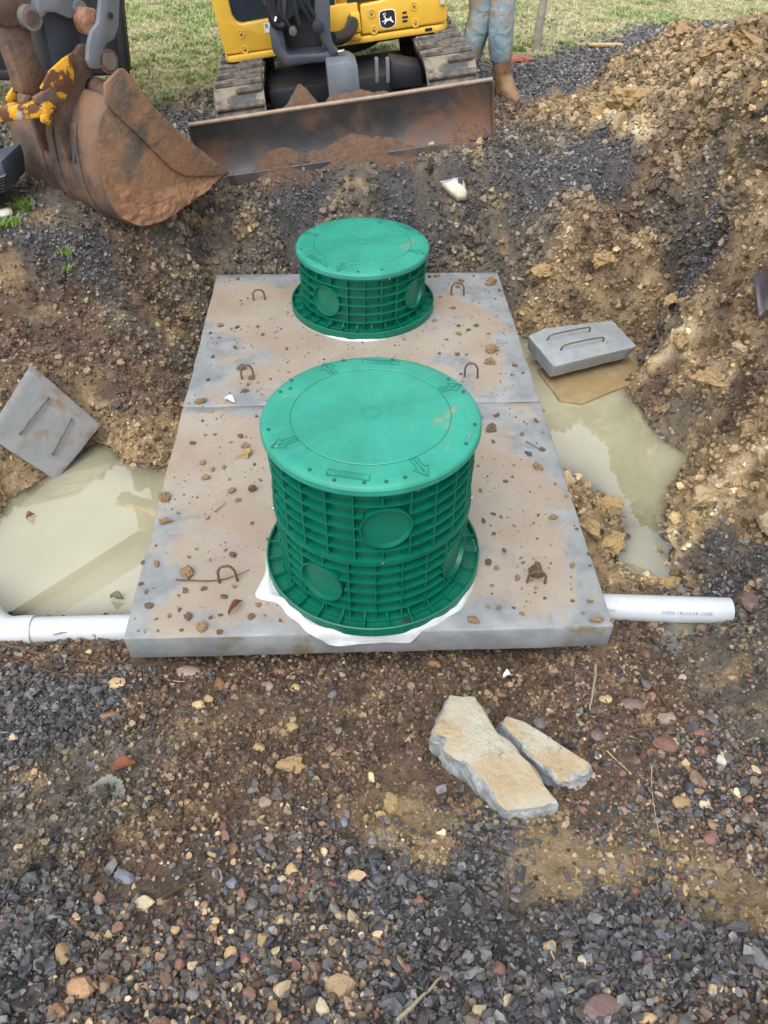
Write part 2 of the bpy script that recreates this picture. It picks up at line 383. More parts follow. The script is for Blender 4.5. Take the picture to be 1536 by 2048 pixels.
# grid: fine over the pit, coarser with distance
def _axis(segs):
    out = [segs[0][0]]
    for a, b, st in segs:
        n = max(1, int(round((b-a)/st))); out += list(np.linspace(a, b, n+1)[1:])
    return np.array(out)
AX = _axis([(-400, -60, 85), (-60, -12, 8), (-12, -5, .7), (-5, -3, .1), (-3, -1.75, .016), (-1.75, 1.95, .0066), (1.95, 3.3, .014), (3.3, 5, .08), (5, 12, .7), (12, 60, 8), (60, 400, 85)])
AY = _axis([(-60, -12, 12), (-12, -4, .8), (-4, -1.4, .1), (-1.4, -1.15, .02), (-1.15, .2, .0058), (.2, 2.2, .0072), (2.2, 3.6, .0095), (3.6, 5.2, .018), (5.2, 8, .05), (8, 14, .3), (14, 60, 5), (60, 600, 90)])
GX, GY = np.meshgrid(AX, AY)
print('grid', GX.shape, GX.size)
Zb = base_z(GX, GY)
W = soil_w(GX, GY)
act = ((GX > -3.2) & (GX < 4.2) & (GY > -1.6) & (GY < 6.5))
def A(fn, *a, **k):
    out = np.zeros(GX.shape); out[act] = fn(GX[act], GY[act], Zb[act]) ; return out
# sharpen the soil borders with noise
nz = np.stack([A(lambda x, y, z, k=k: fbm(x, y, z, s=.16, o=4, seed=20+k)) for k in range(len(SOILS))])
Ws = (W+1e-4)**1.15*np.exp(2.4*nz); Ws /= Ws.sum(0); W = np.where(act, Ws, W)
wG, wX, wM, wT, wO, wP, wS, wF = W
# relief
dzx = np.gradient(Zb, axis=1)/np.gradient(GX, axis=1); dzy = np.gradient(Zb, axis=0)/np.gradient(GY, axis=0)
NL = np.sqrt(1+dzx**2+dzy**2); N0 = np.stack([-dzx/NL, -dzy/NL, 1/NL], -1)
rough_big = np.clip(.35*wM+.5*wT+1.0*wO+1.0*wP+.12*wG+.2*wX+.1*wS+.12*wF, 0, 1)
up_right = sstep(1.0, 1.6, GX)*sstep(.4, 1.0, GY)
rough_big = rough_big*(0.55+0.75*up_right)
n1 = A(lambda x, y, z: fbm(x, y, z, s=.42, o=3, seed=1))
n2 = A(lambda x, y, z: fbm(x, y, z, s=.15, o=3, seed=2))
n3 = A(lambda x, y, z: fbm(x, y, z, s=.05, o=3, seed=5))
n4 = A(lambda x, y, z: pnoise(x, y, z, s=.018, seed=6))
wl1 = A(lambda x, y, z: worley(x+.6*z, y+.6*z, s=.11, seed=3)[0])
wl2 = A(lambda x, y, z: worley(x+.5*z, y+.5*z, s=.045, seed=4)[0])
wl3 = A(lambda x, y, z: worley(x+.4*z, y+.4*z, s=.02, seed=5)[0])
cid = A(lambda x, y, z: worley(x+.5*z, y+.5*z, s=.045, seed=4)[1])
cid1 = A(lambda x, y, z: worley(x+.6*z, y+.6*z, s=.11, seed=3)[1])
D = rough_big*(.050*n1+.042*n2+.020*np.abs(n3)) + rough_big*.036*(np.clip(1-wl1, 0, 1)-.45)*(cid1 > .45) \
    + (.3+.7*rough_big)*.013*np.clip(1-wl2**2, 0, 1)*(cid > .35) + .0045*np.clip(1-wl3**2, 0, 1)*(1-.8*wS) + .003*n4 + .006*n3
D = np.where(act, D, 0)
# ground below water stays soft; the worn field is calm
D *= np.where(Zb < WATER_Z-.02, .35, 1.0)
D -= .012*(1-wF)
# no soil may rise through the tank lid
in_tank = (np.abs(GX) < .80) & (GY > -.02) & (GY < 2.50)
P3 = np.stack([GX, GY, Zb], -1)+N0*D[..., None]
P3[..., 2] = np.where(in_tank, np.minimum(P3[..., 2], -.145), P3[..., 2])
GZ = P3[..., 2]
# colours of the soils themselves
def lin(r, g, b):
    f = lambda c: (c/255/12.92) if c/255 <= .04045 else ((c/255+.055)/1.055)**2.4
    return np.array([f(r), f(g), f(b)])
base_c = {'G': lin(60, 59, 61), 'X': lin(78, 66, 57), 'M': lin(106, 86, 70), 'T': lin(112, 103, 90), 'O': lin(152, 129, 95), 'P': lin(196, 178, 146), 'S': lin(154, 138, 110), 'F': lin(148, 142, 106)}
alt_c = {'G': lin(80, 77, 76), 'X': lin(104, 88, 74), 'M': lin(84, 68, 56), 'T': lin(86, 80, 73), 'O': lin(118, 100, 76), 'P': lin(168, 142, 100), 'S': lin(144, 122, 90), 'F': lin(124, 132, 84)}
mixn = A(lambda x, y, z: fbm(x, y, z, s=.09, o=5, seed=40))
fine = A(lambda x, y, z: pnoise(x, y, z, s=.012, seed=41))
C3 = np.zeros(GX.shape+(3,))
tm = sstep(-.25, .3, mixn+.5*fine)
for k, s in enumerate(SOILS):
    C3 += W[k][..., None]*(base_c[s][None, None]*(1-tm[..., None])+alt_c[s][None, None]*tm[..., None])
# lumps of ochre and pale clay, dark crumbs
ocl = sstep(.10, .34, A(lambda x, y, z: fbm(x, y, z, s=.13, o=5, seed=50)))*np.clip(wM*.55+wT*.8+wO*.5, 0, 1)
C3 = C3*(1-ocl[..., None])+ocl[..., None]*lin(148, 125, 92)
drk = sstep(.12, .36, A(lambda x, y, z: fbm(x, y, z, s=.11, o=5, seed=60)))*np.clip(wM*.6+wT*.7+wO*.6, 0, 1)*.7
C3 = C3*(1-drk[..., None])+drk[..., None]*lin(74, 66, 60)
pal = sstep(.2, .4, A(lambda x, y, z: fbm(x, y, z, s=.1, o=5, seed=70)))*np.clip(wO*.6+wT*.25, 0, 1)*.8
C3 = C3*(1-pal[..., None])+pal[..., None]*lin(198, 180, 148)
tone = (1+.22*fine+.26*(cid-.5)*(wl2 < .8)+.2*(cid1-.5))[..., None]
C3 = np.clip(C3*np.where(act[..., None], tone, 1), .01, .9)
wetv = np.clip(.40+.3*A(lambda x, y, z: fbm(x, y, z, s=.2, o=3, seed=80))+.25*wF-.06*wM+.1*wO, .25, .95)

me = bpy.data.meshes.new('ground')
ny, nx = GX.shape
idx = np.arange(nx*ny).reshape(ny, nx)
quads = np.stack([idx[:-1, :-1], idx[:-1, 1:], idx[1:, 1:], idx[1:, :-1]], -1).reshape(-1, 4)
me.vertices.add(nx*ny); me.vertices.foreach_set('co', P3.reshape(-1).astype(np.float32))
me.loops.add(quads.size); me.loops.foreach_set('vertex_index', quads.reshape(-1).astype(np.int32))
me.polygons.add(len(quads)); me.polygons.foreach_set('loop_start', np.arange(0, quads.size, 4, dtype=np.int32))
me.polygons.foreach_set('use_smooth', np.ones(len(quads), bool))
me.update()
ca = me.attributes.new('soil', 'FLOAT_COLOR', 'POINT'); ca.data.foreach_set('color', np.concatenate([C3, wetv[..., None]], -1).reshape(-1).astype(np.float32))
t = NT('soil')
at = t.new('ShaderNodeAttribute', attribute_name='soil')
oc = t.coord()
f1 = t.noise(90, 6, .65, oc); f2 = t.noise(420, 3, .6, oc)
k1 = t.math('MULTIPLY_ADD', f1, 1.7); k1.node.inputs[2].default_value = .17
k2 = t.math('MULTIPLY_ADD', f2, 1.6); k2.node.inputs[2].default_value = .22
kk = t.math('MULTIPLY', k1, k2)
mc = t.new('ShaderNodeVectorMath', operation='SCALE'); t.l.new(at.outputs['Color'], mc.inputs[0]); t.l.new(kk, mc.inputs['Scale'])
t.col(mc.outputs[0]); t.rough(at.outputs['Alpha']); t.b.inputs['Specular IOR Level'].default_value = .5
hb = t.math('ADD', t.noise(160, 5, .7, oc), t.math('MULTIPLY', f2, .5))
t.bump(hb, .9, .009)
ground = link('ground', me, t.m); ground['kind'] = 'structure'
tag(ground, 'muddy excavated ground with gravel, clay banks and field beyond')

# lookups on the finished surface
def gidx(x, y):
    return np.clip(np.searchsorted(AY, y)-1, 0, ny-2), np.clip(np.searchsorted(AX, x)-1, 0, nx-2)
def gz(x, y):
    i, j = gidx(np.asarray(x), np.asarray(y)); return (GZ[i, j]+GZ[i+1, j]+GZ[i, j+1]+GZ[i+1, j+1])/4
def hit_fine(px_, py_):
    # where a line of sight meets the finished ground
    d = ray(px_, py_); t_ = np.linspace(1.2, 9.0, 3000)
    P = CAM[None]+d[None]*t_[:, None]
    below = P[:, 2] < gz(P[:, 0], P[:, 1])
    return P[int(np.argmax(below)) if below.any() else len(t_)-1]
cellA = np.zeros((ny-1, nx-1)); 
cellA[:] = (np.diff(AX)[None, :]*np.diff(AY)[:, None])*.5*(NL[:-1, :-1]+NL[1:, 1:])
def scatter_points(weight, n, lim=None):
    w = weight[:-1, :-1]*cellA
    if lim is not None:
        cx = .5*(AX[1:]+AX[:-1])[None, :]; cy = .5*(AY[1:]+AY[:-1])[:, None]
        w = w*((cx > lim[0]) & (cx < lim[1]) & (cy > lim[2]) & (cy < lim[3]))
    w = w.reshape(-1); c = np.cumsum(w); r = rng.random(n)*c[-1]
    k = np.searchsorted(c, r); i = k//(nx-1); j = k % (nx-1)
    u = rng.random(n)[:, None]; v = rng.random(n)[:, None]
    P = (P3[i, j]*(1-u)+P3[i, j+1]*u)*(1-v)+(P3[i+1, j]*(1-u)+P3[i+1, j+1]*u)*v
    return P, N0[i, j], C3[i, j], (i, j)

# ------------------------------------------------------------------ water standing in the pit
t = NT('muddy_water')
n = t.noise(1.3, 3, .5)
wc = t.mix(t.ramp(n, .35, .65), tuple(lin(158, 155, 128)), tuple(lin(173, 170, 144)))
dif = t.new('ShaderNodeBsdfDiffuse'); t.l.new(wc, dif.inputs['Color'])
tra = t.new('ShaderNodeBsdfTransparent'); tra.inputs['Color'].default_value = (.93, .92, .84, 1)
dep = t.new('ShaderNodeAttribute', attribute_name='depth')
turb = t.math('SUBTRACT', 1.0, t.math('EXPONENT', t.math('MULTIPLY', dep.outputs['Fac'], -26.0)))
body = t.new('ShaderNodeMixShader'); t.l.new(turb, body.inputs[0]); t.l.new(tra.outputs[0], body.inputs[1]); t.l.new(dif.outputs[0], body.inputs[2])
glo = t.new('ShaderNodeBsdfGlossy'); glo.inputs['Roughness'].default_value = .008; glo.inputs['Color'].default_value = (1, 1, 1, 1)
fre = t.new('ShaderNodeFresnel'); fre.inputs['IOR'].default_value = 2.9
top = t.new('ShaderNodeMixShader'); t.l.new(fre.outputs[0], top.inputs[0]); t.l.new(body.outputs[0], top.inputs[1]); t.l.new(glo.outputs[0], top.inputs[2])
t.l.new(top.outputs[0], t.n['Material Output'].inputs['Surface'])
water_mat = t.m
def water_grid(name, x0, x1, y0, y1, z, label, mask=None, st=.02):
    xs = np.arange(x0, x1+1e-6, st); ys = np.arange(y0, y1+1e-6, st); X, Y = np.meshgrid(xs, ys)
    dpt = np.clip(z-gz(X, Y), 0, 1)
    keep = dpt > 0
    if mask is not None: keep &= mask(X, Y)
    kq = keep[:-1, :-1] | keep[1:, 1:] | keep[1:, :-1] | keep[:-1, 1:]
    id_ = np.arange(X.size).reshape(X.shape)
    q = np.stack([id_[:-1, :-1], id_[:-1, 1:], id_[1:, 1:], id_[1:, :-1]], -1)[kq]
    used = np.unique(q); remap = np.full(X.size, -1); remap[used] = np.arange(len(used))
    v = np.stack([X.ravel()[used], Y.ravel()[used], np.full(len(used), z)], -1)
    me = mesh_np(name, v, [tuple(int(k) for k in f) for f in remap[q]])
    at_ = me.attributes.new('depth', 'FLOAT', 'POINT'); at_.data.foreach_set('value', dpt.ravel()[used].astype(np.float32))
    o = link(name, me, water_mat); o['kind'] = 'structure'; tag(o, label); return o
water_grid('water', -2.0, -.70, .10, 2.2, WATER_Z, 'muddy water pool between left bank and concrete slab')
water_grid('water', .70, 1.75, .10, 2.25, WATER_Z, 'yellowish muddy water pool right of the concrete slab')
for px_, py_, r_, lb in ((1385, 1305, .15, 'small puddle in the mud below the right pipe'), (195, 1605, .06, 'tiny grey puddle in the left foreground mud')):
    c = hit_fine(px_, py_)
    mk = lambda X, Y, c=c, r_=r_: (X-c[0])**2/(r_*.9)**2+(Y-c[1])**2/(r_*1.2)**2 < 1+.3*np.sin(30*X+20*Y)
    xs, ys = np.meshgrid(np.linspace(c[0]-r_, c[0]+r_, 20), np.linspace(c[1]-r_, c[1]+r_, 20))
    water_grid('puddle', c[0]-r_*1.2, c[0]+r_*1.2, c[1]-r_*1.6, c[1]+r_*1.6, float(np.percentile(gz(xs, ys), 24)), lb, mk, .006)
# ------------------------------------------------------------------ concrete tank, lid slabs, green risers
t = NT('slab_concrete')
oc = t.coord()
g = t.mix(t.ramp(t.noise(9, 6, .6, oc), .3, .7), tuple(lin(116, 120, 123)), tuple(lin(142, 146, 148)))
sep = t.new('ShaderNodeSeparateXYZ'); t.l.new(oc, sep.inputs[0])
# mud film: dried splash over the middle, thinner at the rims, only on the upper face
ex = t.math('SUBTRACT', .77, t.math('ABSOLUTE', sep.outputs[0]))
ey = t.math('SUBTRACT', .61, t.math('ABSOLUTE', sep.outputs[1]))
rim = t.ramp(t.math('MINIMUM', ex, ey), -.02, .26)
blot = t.noise(2.6, 12, .68, oc, .7)
oi = t.new('ShaderNodeObjectInfo'); so = t.new('ShaderNodeSeparateXYZ'); t.l.new(oi.outputs['Location'], so.inputs[0])
bias = t.math('ADD', t.math('MULTIPLY', sep.outputs[0], -.07), t.math('MULTIPLY', so.outputs[1], -.06))
film = t.ramp(t.math('ADD', bias, t.math('ADD', t.math('MULTIPLY', rim, .24), t.math('MULTIPLY', blot, 1.5))), .70, .82)
tanc = t.mix(t.ramp(t.noise(3.3, 7, .6, oc), .35, .65), tuple(lin(146, 130, 114)), tuple(lin(152, 144, 132)))
tanc = t.mix(t.ramp(t.noise(60, 4, .7, oc), .55, .75), tanc, tuple(lin(140, 112, 90)))
smr = t.ramp(t.noise(17, 8, .7, oc, .5), .60, .70)
tanc = t.mix(t.math('MULTIPLY', smr, .6), tanc, tuple(lin(126, 103, 82)))
geo = t.new('ShaderNodeNewGeometry'); sn = t.new('ShaderNodeSeparateXYZ'); t.l.new(geo.outputs['Normal'], sn.inputs[0])
upm = t.ramp(sn.outputs[2], .6, .9)
c = t.mix(t.math('MULTIPLY', t.math('MULTIPLY', film, upm), .92), g, tanc)
wet = t.ramp(t.noise(5.5, 6, .6, oc), .56, .66)
c = t.mix(t.math('MULTIPLY', t.math('MULTIPLY', wet, t.math('SUBTRACT', 1.0, upm)), .9), c, tuple(lin(112, 104, 84)))
spk = t.ramp(t.noise(150, 3, .6, oc), .66, .72)
c = t.mix(t.math('MULTIPLY', spk, .75), c, tuple(lin(92, 76, 60)))
t.col(c)
t.rough(t.mix(t.ramp(t.noise(4, 6, .6, oc), .35, .65), (.3,)*3, (.62,)*3))
t.bump(t.math('ADD', t.noise(140, 5, .7, oc), t.math('MULTIPLY', film, .6)), .25, .004)
slab_mat = t.m
rust_mat = pmat('rusty_bar', lin(92, 72, 60), .7, .3, 40, dirt=tuple(lin(110, 78, 54)), dirt_amt=.5, dirt_scale=30, bump=.4, bump_scale=200)

def slab(name, x0, x1, y0, y1, label):
    cx, cy = (x0+x1)/2, (y0+y1)/2
    bm = bmesh.new(); bmesh.ops.create_cube(bm, size=1)
    for v in bm.verts: v.co = Vector((v.co.x*(x1-x0), v.co.y*(y1-y0), v.co.z*.104-.052))
    bmesh.ops.subdivide_edges(bm, edges=[e for e in bm.edges if e.calc_length() > .3], cuts=24, use_grid_fill=True)
    sharp = [e for e in bm.edges if len(e.link_faces) == 2 and e.calc_face_angle(0) > 1]
    bmesh.ops.bevel(bm, geom=sharp, offset=.006, segments=2, affect='EDGES', profile=.5)
    for v in bm.verts:
        if v.co.z < -.001:
            k = pnoise(np.array([v.co.x+cx]), np.array([v.co.y+cy]), np.array([v.co.z*2]), s=.12, seed=3)[0]
            v.co.x += .004*k; v.co.y += .004*k
            if v.co.z > -.02:   # chipped arrises
                c_ = max(0, k-.25)*.02; v.co.z -= c_
    o = link(name, auto_smooth(bm_mesh(name, bm), 40), slab_mat, loc=(cx, cy, 0))
    return tag(o, label, 'concrete slab')
front_slab = slab('concrete_slab', -.77, .77, 0, 1.225, 'front concrete tank slab stained with tan mud, carrying the tall riser')
rear_slab = slab('concrete_slab', -.77, .77, 1.232, 2.464, 'rear concrete tank slab with blue-grey edges, carrying the short riser')
tank = link('septic_tank', box_mesh('septic_tank', 1.38, 2.28, .8, .01, 2, (0, 1.24, -.495)), pmat('tank_concrete', lin(120, 124, 126), .7, .2, 8, dirt=tuple(lin(100, 84, 64)), dirt_amt=.5))
tag(tank, 'buried grey concrete tank below the two slabs', 'tank')

def loop(px_, py_, w, h, yaw, slab_o):
    p = onz(px_, py_, 0.0); r = .0045
    u = np.array([math.cos(yaw), math.sin(yaw), 0]); lean = np.array([-math.sin(yaw), math.cos(yaw), 0])*rnd.uniform(-.25, .25)
    pts = [(-w/2, -.02), (-w/2, h*.45), (-w/2*.9, h*.75), (-w*.25, h*.97), (0, h), (w*.25, h*.97), (w/2*.95, h*.72), (w/2*1.08, h*.4), (w/2*1.15, -.02)]
    P = [np.array([p[0], p[1], 0])+u*a+np.array([0, 0, b])+lean*max(b, 0) for a, b in spline(pts, 3)]
    o = link('lifting_loop', tube_mesh('lifting_loop', [q-np.array(slab_o.location) for q in P], r, 8), rust_mat, slab_o)
    return o
loop(518, 600, .055, .06, .15, rear_slab); loop(914, 590, .062, .075, -.1, rear_slab)
loop(495, 757, .05, .065, .2, rear_slab); loop(941, 755, .055, .085, -.2, rear_slab)
loop(456, 1164, .055, .075, .1, front_slab); loop(1071, 1166, .055, .06, -.1, front_slab)

# --- green plastic
def green(name, base, rough, dirt_amt, spec=.5):
    t = NT(name); oc = t.coord()
    hi = tuple(min(1, x*1.15) for x in base); lo = tuple(x*.86 for x in base)
    c = t.mix(t.ramp(t.noise(6, 6, .6, oc), .3, .7), lo, hi)
    sx = t.new('ShaderNodeSeparateXYZ'); t.l.new(oc, sx.inputs[0])
    # mould-flow streaks from the centre outwards
    ang = t.math('ARCTAN2', sx.outputs[1], sx.outputs[0])
    cb = t.new('ShaderNodeCombineXYZ'); t.l.new(t.math('MULTIPLY', ang, 5.0), cb.inputs[0])
    st = t.noise(1.4, 3, .5, cb.outputs[0])
    c = t.mix(t.math('MULTIPLY', t.ramp(st, .45, .7), .3), c, tuple(min(1, x*1.3+.01) for x in base))
    d = t.ramp(t.noise(7, 9, .68, oc, .4), 1-dirt_amt-.05, 1-dirt_amt+.05)
    c = t.mix(t.math('MULTIPLY', d, .7), c, tuple(lin(150, 120, 88)))
    t.col(c); t.b.inputs['Specular IOR Level'].default_value = spec
    t.rough(t.math('ADD', t.math('MULTIPLY', t.noise(18, 5, .6, oc), .25), rough-.12))
    t.bump(t.noise(240, 3, .6, oc), .08, .002)
    return t.m
lid_mat = green('lid_green', tuple(lin(38, 134, 116)), .42, .34)
sec_mat = green('riser_green', tuple(lin(0, 96, 76)), .38, .30)
dark_groove = pmat('groove_green', lin(14, 108, 92), .5, .1, 20, bump=0)
screw_mat = pmat('screw_steel', lin(190, 192, 190), .35, .1, 60, metal=1.0, bump=0)
hole_mat = pmat('screw_socket', lin(22, 84, 72), .6, .1, 60, bump=0)

NR = 24; NF = 28
def knock_inside(a, z, ks, rk):
    for ka, kz in ks:
        da = (a-ka+math.pi) % (2*math.pi)-math.pi
        if (da*.305)**2+(z-kz)**2 < rk*rk: return True
    return False
def ring_mesh(name, r0, r1, z, th, ks, rk, seg=150):
    # flat horizontal hoop; one mesh for each arc between the round knockouts
    ok = [not knock_inside(2*math.pi*(k+.5)/seg, z, ks, rk) for k in range(seg)]
    if all(ok): arcs = [(0, seg)]
    else:
        st = [k for k in range(seg) if ok[k] and not ok[k-1]]; arcs = []
        for k in st:
            n_ = 0
            while ok[(k+n_) % seg]: n_ += 1
            arcs.append((k, n_))
    out = []
    for k0, n_ in arcs:
        v = []; f = []; closed = n_ == seg
        for k in range(n_ if closed else n_+1):
            a = 2*math.pi*(k0+k)/seg; ca, sa = math.cos(a), math.sin(a)
            v += [(r0*ca, r0*sa, z-th/2), (r1*ca, r1*sa, z-th/2), (r1*ca, r1*sa, z+th/2), (r0*ca, r0*sa, z+th/2)]
        m = len(v)//4
        for k in range(n_):
            b, c = 4*k, 4*((k+1) % m)
            for i in range(3): f.append((b+i, c+i, c+i+1, b+i+1))
        if not closed: f.append((0, 1, 2, 3)); f.append((4*m-1, 4*m-2, 4*m-3, 4*m-4))
        me = mesh_np(name, v, f); bm = bmesh.new(); bm.from_mesh(me); bmesh.ops.recalc_face_normals(bm, faces=bm.faces); bm.to_mesh(me); bm.free()
        out.append(me)
    return out
def riser_section(parent, z0, z1, r_out, kaz, seam=0.0):
    """one moulded ring: skin, stacked hoops, upright ribs, round knockouts"""
    H = z1-z0; r_in = r_out-.026; rk = .075
    kz = z0+H*.5
    ks = [(a, kz) for a in kaz]
    wall = lathe_mesh('riser_section', [(r_in-.006, z0+.002), (r_in, z0+.002), (r_in, z1-.002), (r_in-.006, z1-.002)], 120, True)
    wo = link('riser_section', wall, sec_mat, parent)
    nh = 7
    for i in range(nh):
        z = z0+.004+(H-.008)*i/(nh-1)
        ext = .004 if i in (0, nh-1) else 0.0
        for hm_ in ring_mesh('hoop', r_in-.001, r_out+ext, z, .0042 if ext == 0 else .006, ks, rk): link('hoop', hm_, sec_mat, wo)
    # upright ribs share one mesh per height
    dz = (H-.008)/(nh-1)
    rib = box_mesh('rib', .022, .0042, dz-.004, 0, 1, (r_out-.0115, 0, 0))
    full = box_mesh('rib', .022, .0042, H-.012, 0, 1, (r_out-.0115, 0, H/2))
    # slim pocket floor steps that catch the light
    for k in range(NR):
        a = 2*math.pi*k/NR+seam
        blocked = any(abs((a-ka+math.pi) % (2*math.pi)-math.pi)*.305 < rk+.002 for ka in kaz)
        if not blocked:
            link('rib', full, sec_mat, wo, (0, 0, z0), (0, 0, a))
        else:
            for i in range(nh-1):
                zc = z0+.004+dz*(i+.5)
                if not knock_inside(a, zc, ks, rk+.012): link('rib', rib, sec_mat, wo, (0, 0, zc), (0, 0, a))
    # knockouts: collar that follows the cylinder plus a shallow dished blank
    for ka in kaz:
        v = []; f = []; sg = 48
        for k in range(sg):
            b = 2*math.pi*k/sg
            for rr, rad in ((rk, r_in-.001), (rk, r_out+.0015), (rk-.004, r_out+.0015), (rk-.0045, r_out-.010), (rk*.93, r_out-.013), (rk*.5, r_out-.0155), (0.0005, r_out-.016)):
                y, z = rr*math.cos(b), rr*math.sin(b); a = y/.305
                v.append((rad*math.cos(a), rad*math.sin(a), z))
        for k in range(sg):
            k2 = (k+1) % sg
            for j in range(6): f.append((7*k+j, 7*k2+j, 7*k2+j+1, 7*k+j+1))
        me = mesh_np('knockout', v, f); bm = bmesh.new(); bm.from_mesh(me); bmesh.ops.recalc_face_normals(bm, faces=bm.faces); bm.to_mesh(me); bm.free()
        link('knockout', auto_smooth(me, 35), sec_mat, wo, (0, 0, kz), (0, 0, ka))
    return wo
def flat_strip(pts, w):
    """closed outline drawn as thin raised bars, mitred by overlap"""
    m = len(pts); v = []; f = []; pts = [np.asarray(p, float) for p in pts]
    for i in range(m):
        b, c = pts[i], pts[(i+1) % m]; d = (c-b)/np.linalg.norm(c-b); n = np.array([-d[1], d[0]])*w/2; e = d*w/2; o_ = len(v); h = .0012+.00004*i
        for q in (b-n-e, c-n+e, c+n+e, b+n-e): v.append((q[0], q[1], 0)); v.append((q[0], q[1], h))
        f += [(o_+1, o_+3, o_+5, o_+7), (o_, o_+2, o_+3, o_+1), (o_+2, o_+4, o_+5, o_+3), (o_+4, o_+6, o_+7, o_+5), (o_+6, o_, o_+1, o_+7)]
    return v, f
_arrow = [(.0, -.016), (.062, -.016), (.062, -.034), (.118, 0), (.062, .034), (.062, .016), (.0, .016)]
def text_mesh(name, body, size, align='CENTER'):
    cu = bpy.data.curves.new(name, 'FONT'); cu.body = body; cu.size = size; cu.align_x = align; cu.align_y = 'CENTER'; cu.extrude = .0004; cu.resolution_u = 2
    ob = bpy.data.objects.new('tmp_text', cu); COL.objects.link(ob)
    bpy.context.view_layer.update()
    me = bpy.data.meshes.new_from_object(ob.evaluated_get(bpy.context.evaluated_depsgraph_get()))
    bpy.data.objects.remove(ob); me.name = name; return me
txt_safety = text_mesh('lettering', 'SAFETY SCREW', .0125)
def make_lid(parent, z, R, arrows, plaques, holes):
    th = .034
    prof = [(0.0005, th+.006), (.05, th+.0062), (.15, th+.0056), (.232, th+.0042), (.234, th+.0028), (.2375, th+.0028), (.2395, th+.004), (.29, th+.0015), (R-.012, th-.001), (R-.004, th-.006), (R, th-.013), (R, .004), (R-.004, 0), (R-.014, 0), (R-.014, th-.012), (.0005, th-.012)]
    lid = link('lid', lathe_mesh('lid', prof, 128, False, 28), lid_mat, parent, (0, 0, z))
    top = lambda r: th+.0052-.0037*max(0, (r-.15)/.17)
    link('seam_groove', lathe_mesh('seam_groove', [(.2346, th+.0032), (.2368, th+.0032)], 128, False), dark_groove, lid)
    for rr in (.021, .030):
        link('centre_ring', lathe_mesh('centre_ring', [(rr-.0012, th+.0055), (rr-.0012, th+.0072), (rr+.0012, th+.0072), (rr+.0012, th+.0055)], 48, True), lid_mat, lid)
    av, af = flat_strip(_arrow, .0034)
    am = mesh_np('arrow', av, af)
    for a in arrows:
        ar = link('arrow', am, dark_groove, lid, (.2405*math.cos(a), .2405*math.sin(a), th+.0040), (0, .05, a), (.66, .72, 1))
        link('lettering', txt_safety, dark_groove, ar, (.05, 0, .0004))
    for a in plaques:
        pv, pf = flat_strip([(-.058, -.011), (.058, -.011), (.058, .011), (-.058, .011)], .0026)
        pl = link('plaque', mesh_np('plaque', pv, pf), dark_groove, lid, (.281*math.cos(a), .281*math.sin(a), top(.28)-.0006), (0, .012, a+math.pi/2))
        for yy, ww in ((.004, .084), (-.004, .07)):
            # worn small print, too small to read
            bv = []; bf = []; x = -ww/2
            while x < ww/2:
                w_ = rnd.uniform(.002, .006); o_ = len(bv)
                for q in ((x, yy-.0018), (x+w_, yy-.0018), (x+w_, yy+.0018), (x, yy+.0018)): bv.append((q[0], q[1], .0008))
                bf.append((o_, o_+1, o_+2, o_+3)); x += w_+rnd.uniform(.0012, .003)
            link('small_print', mesh_np('small_print', bv, bf), dark_groove, pl)
    hole = cyl_mesh('screw_socket', .0052, .003, 12); scr = cyl_mesh('screw', .0052, .004, 12, .0012)
    for a, r, kind in holes:
        link('screw' if kind else 'screw_socket', scr if kind else hole, screw_mat if kind else hole_mat, lid, (r*math.cos(a), r*math.sin(a), top(r)+.0004))
    return lid
def make_flange(parent, r0, R):
    prof = [(r0, .0), (R, 0), (R, .034), (R-.004, .036), (R-.0075, .034), (R-.0075, .010), (r0, .010)]
    fl = link('flange', lathe_mesh('flange', prof, 128, True, 28), sec_mat, parent)
    rib = prism_mesh('flange_rib', [(r0-.006, -.002, .009), (R-.007, -.002, .009), (R-.007, -.002, .032), (r0+.004, -.002, .032), (r0-.006, -.002, .05)], (0, .004, 0))
    for k in range(NF):
        link('flange_rib', rib, sec_mat, fl, (0, 0, 0), (0, 0, 2*math.pi*(k+.5)/NF))
    return fl
D2R = math.radians
def az(deg): return D2R(-90+deg)       # 0 faces the camera side, positive to the right
def make_riser(name, loc, tilt, H, sections, label, arrows, plaques, holes, seams):
    root = empty(name, loc, tilt); tag(root, label, 'riser', 'green plastic tank risers')
    make_flange(root, .312, .363)
    z = .012
    hs_ = (H-.04-.012)/len(sections)
    for s, kz in zip(seams, sections):
        riser_section(root, z, z+hs_-.001, .313, kz, s); z += hs_
    make_lid(root, H-.04, .326, arrows, plaques, holes)
    for i, dg in enumerate((-60, 22, 100, 180)):   # fixing screws under the lid and at the seam
        for zz, rr in ((H-.045, .3165),) + (((.012+hs_, .318),) if len(sections) > 1 else ()):
            a = az(dg if zz > .3 or len(sections) == 1 else dg-18)
            link('screw', cyl_mesh('screw', .0055, .006, 10, .001, 'X'), screw_mat, root, (rr*math.cos(a), rr*math.sin(a), zz), (0, 0, a))
    return root
_holes1 = [(az(d), r, k) for d, r, k in ((-35, .30, 0), (-20, .309, 0), (-5, .306, 0), (6, .305, 0), (16, .30, 0), (60, .303, 0), (66, .30, 1), (78, .305, 0), (-78, .302, 0), (-62, .303, 1), (110, .303, 0), (125, .30, 0), (-115, .30, 0), (-120, .28, 0), (-128, .305, 0), (165, .303, 0), (-165, .305, 0))]
tall = make_riser('septic_riser', (.015, .345, .004), (0, D2R(-.7), 0), .59, [[az(-33), az(57), az(147), az(237)], [az(6), az(96), az(186), az(276)]],
           'tall green ribbed riser of two rings nearest the camera', [az(-63), az(27), az(117), az(207)], [az(-14), az(172)], _holes1, (az(0), az(0)+D2R(4)))
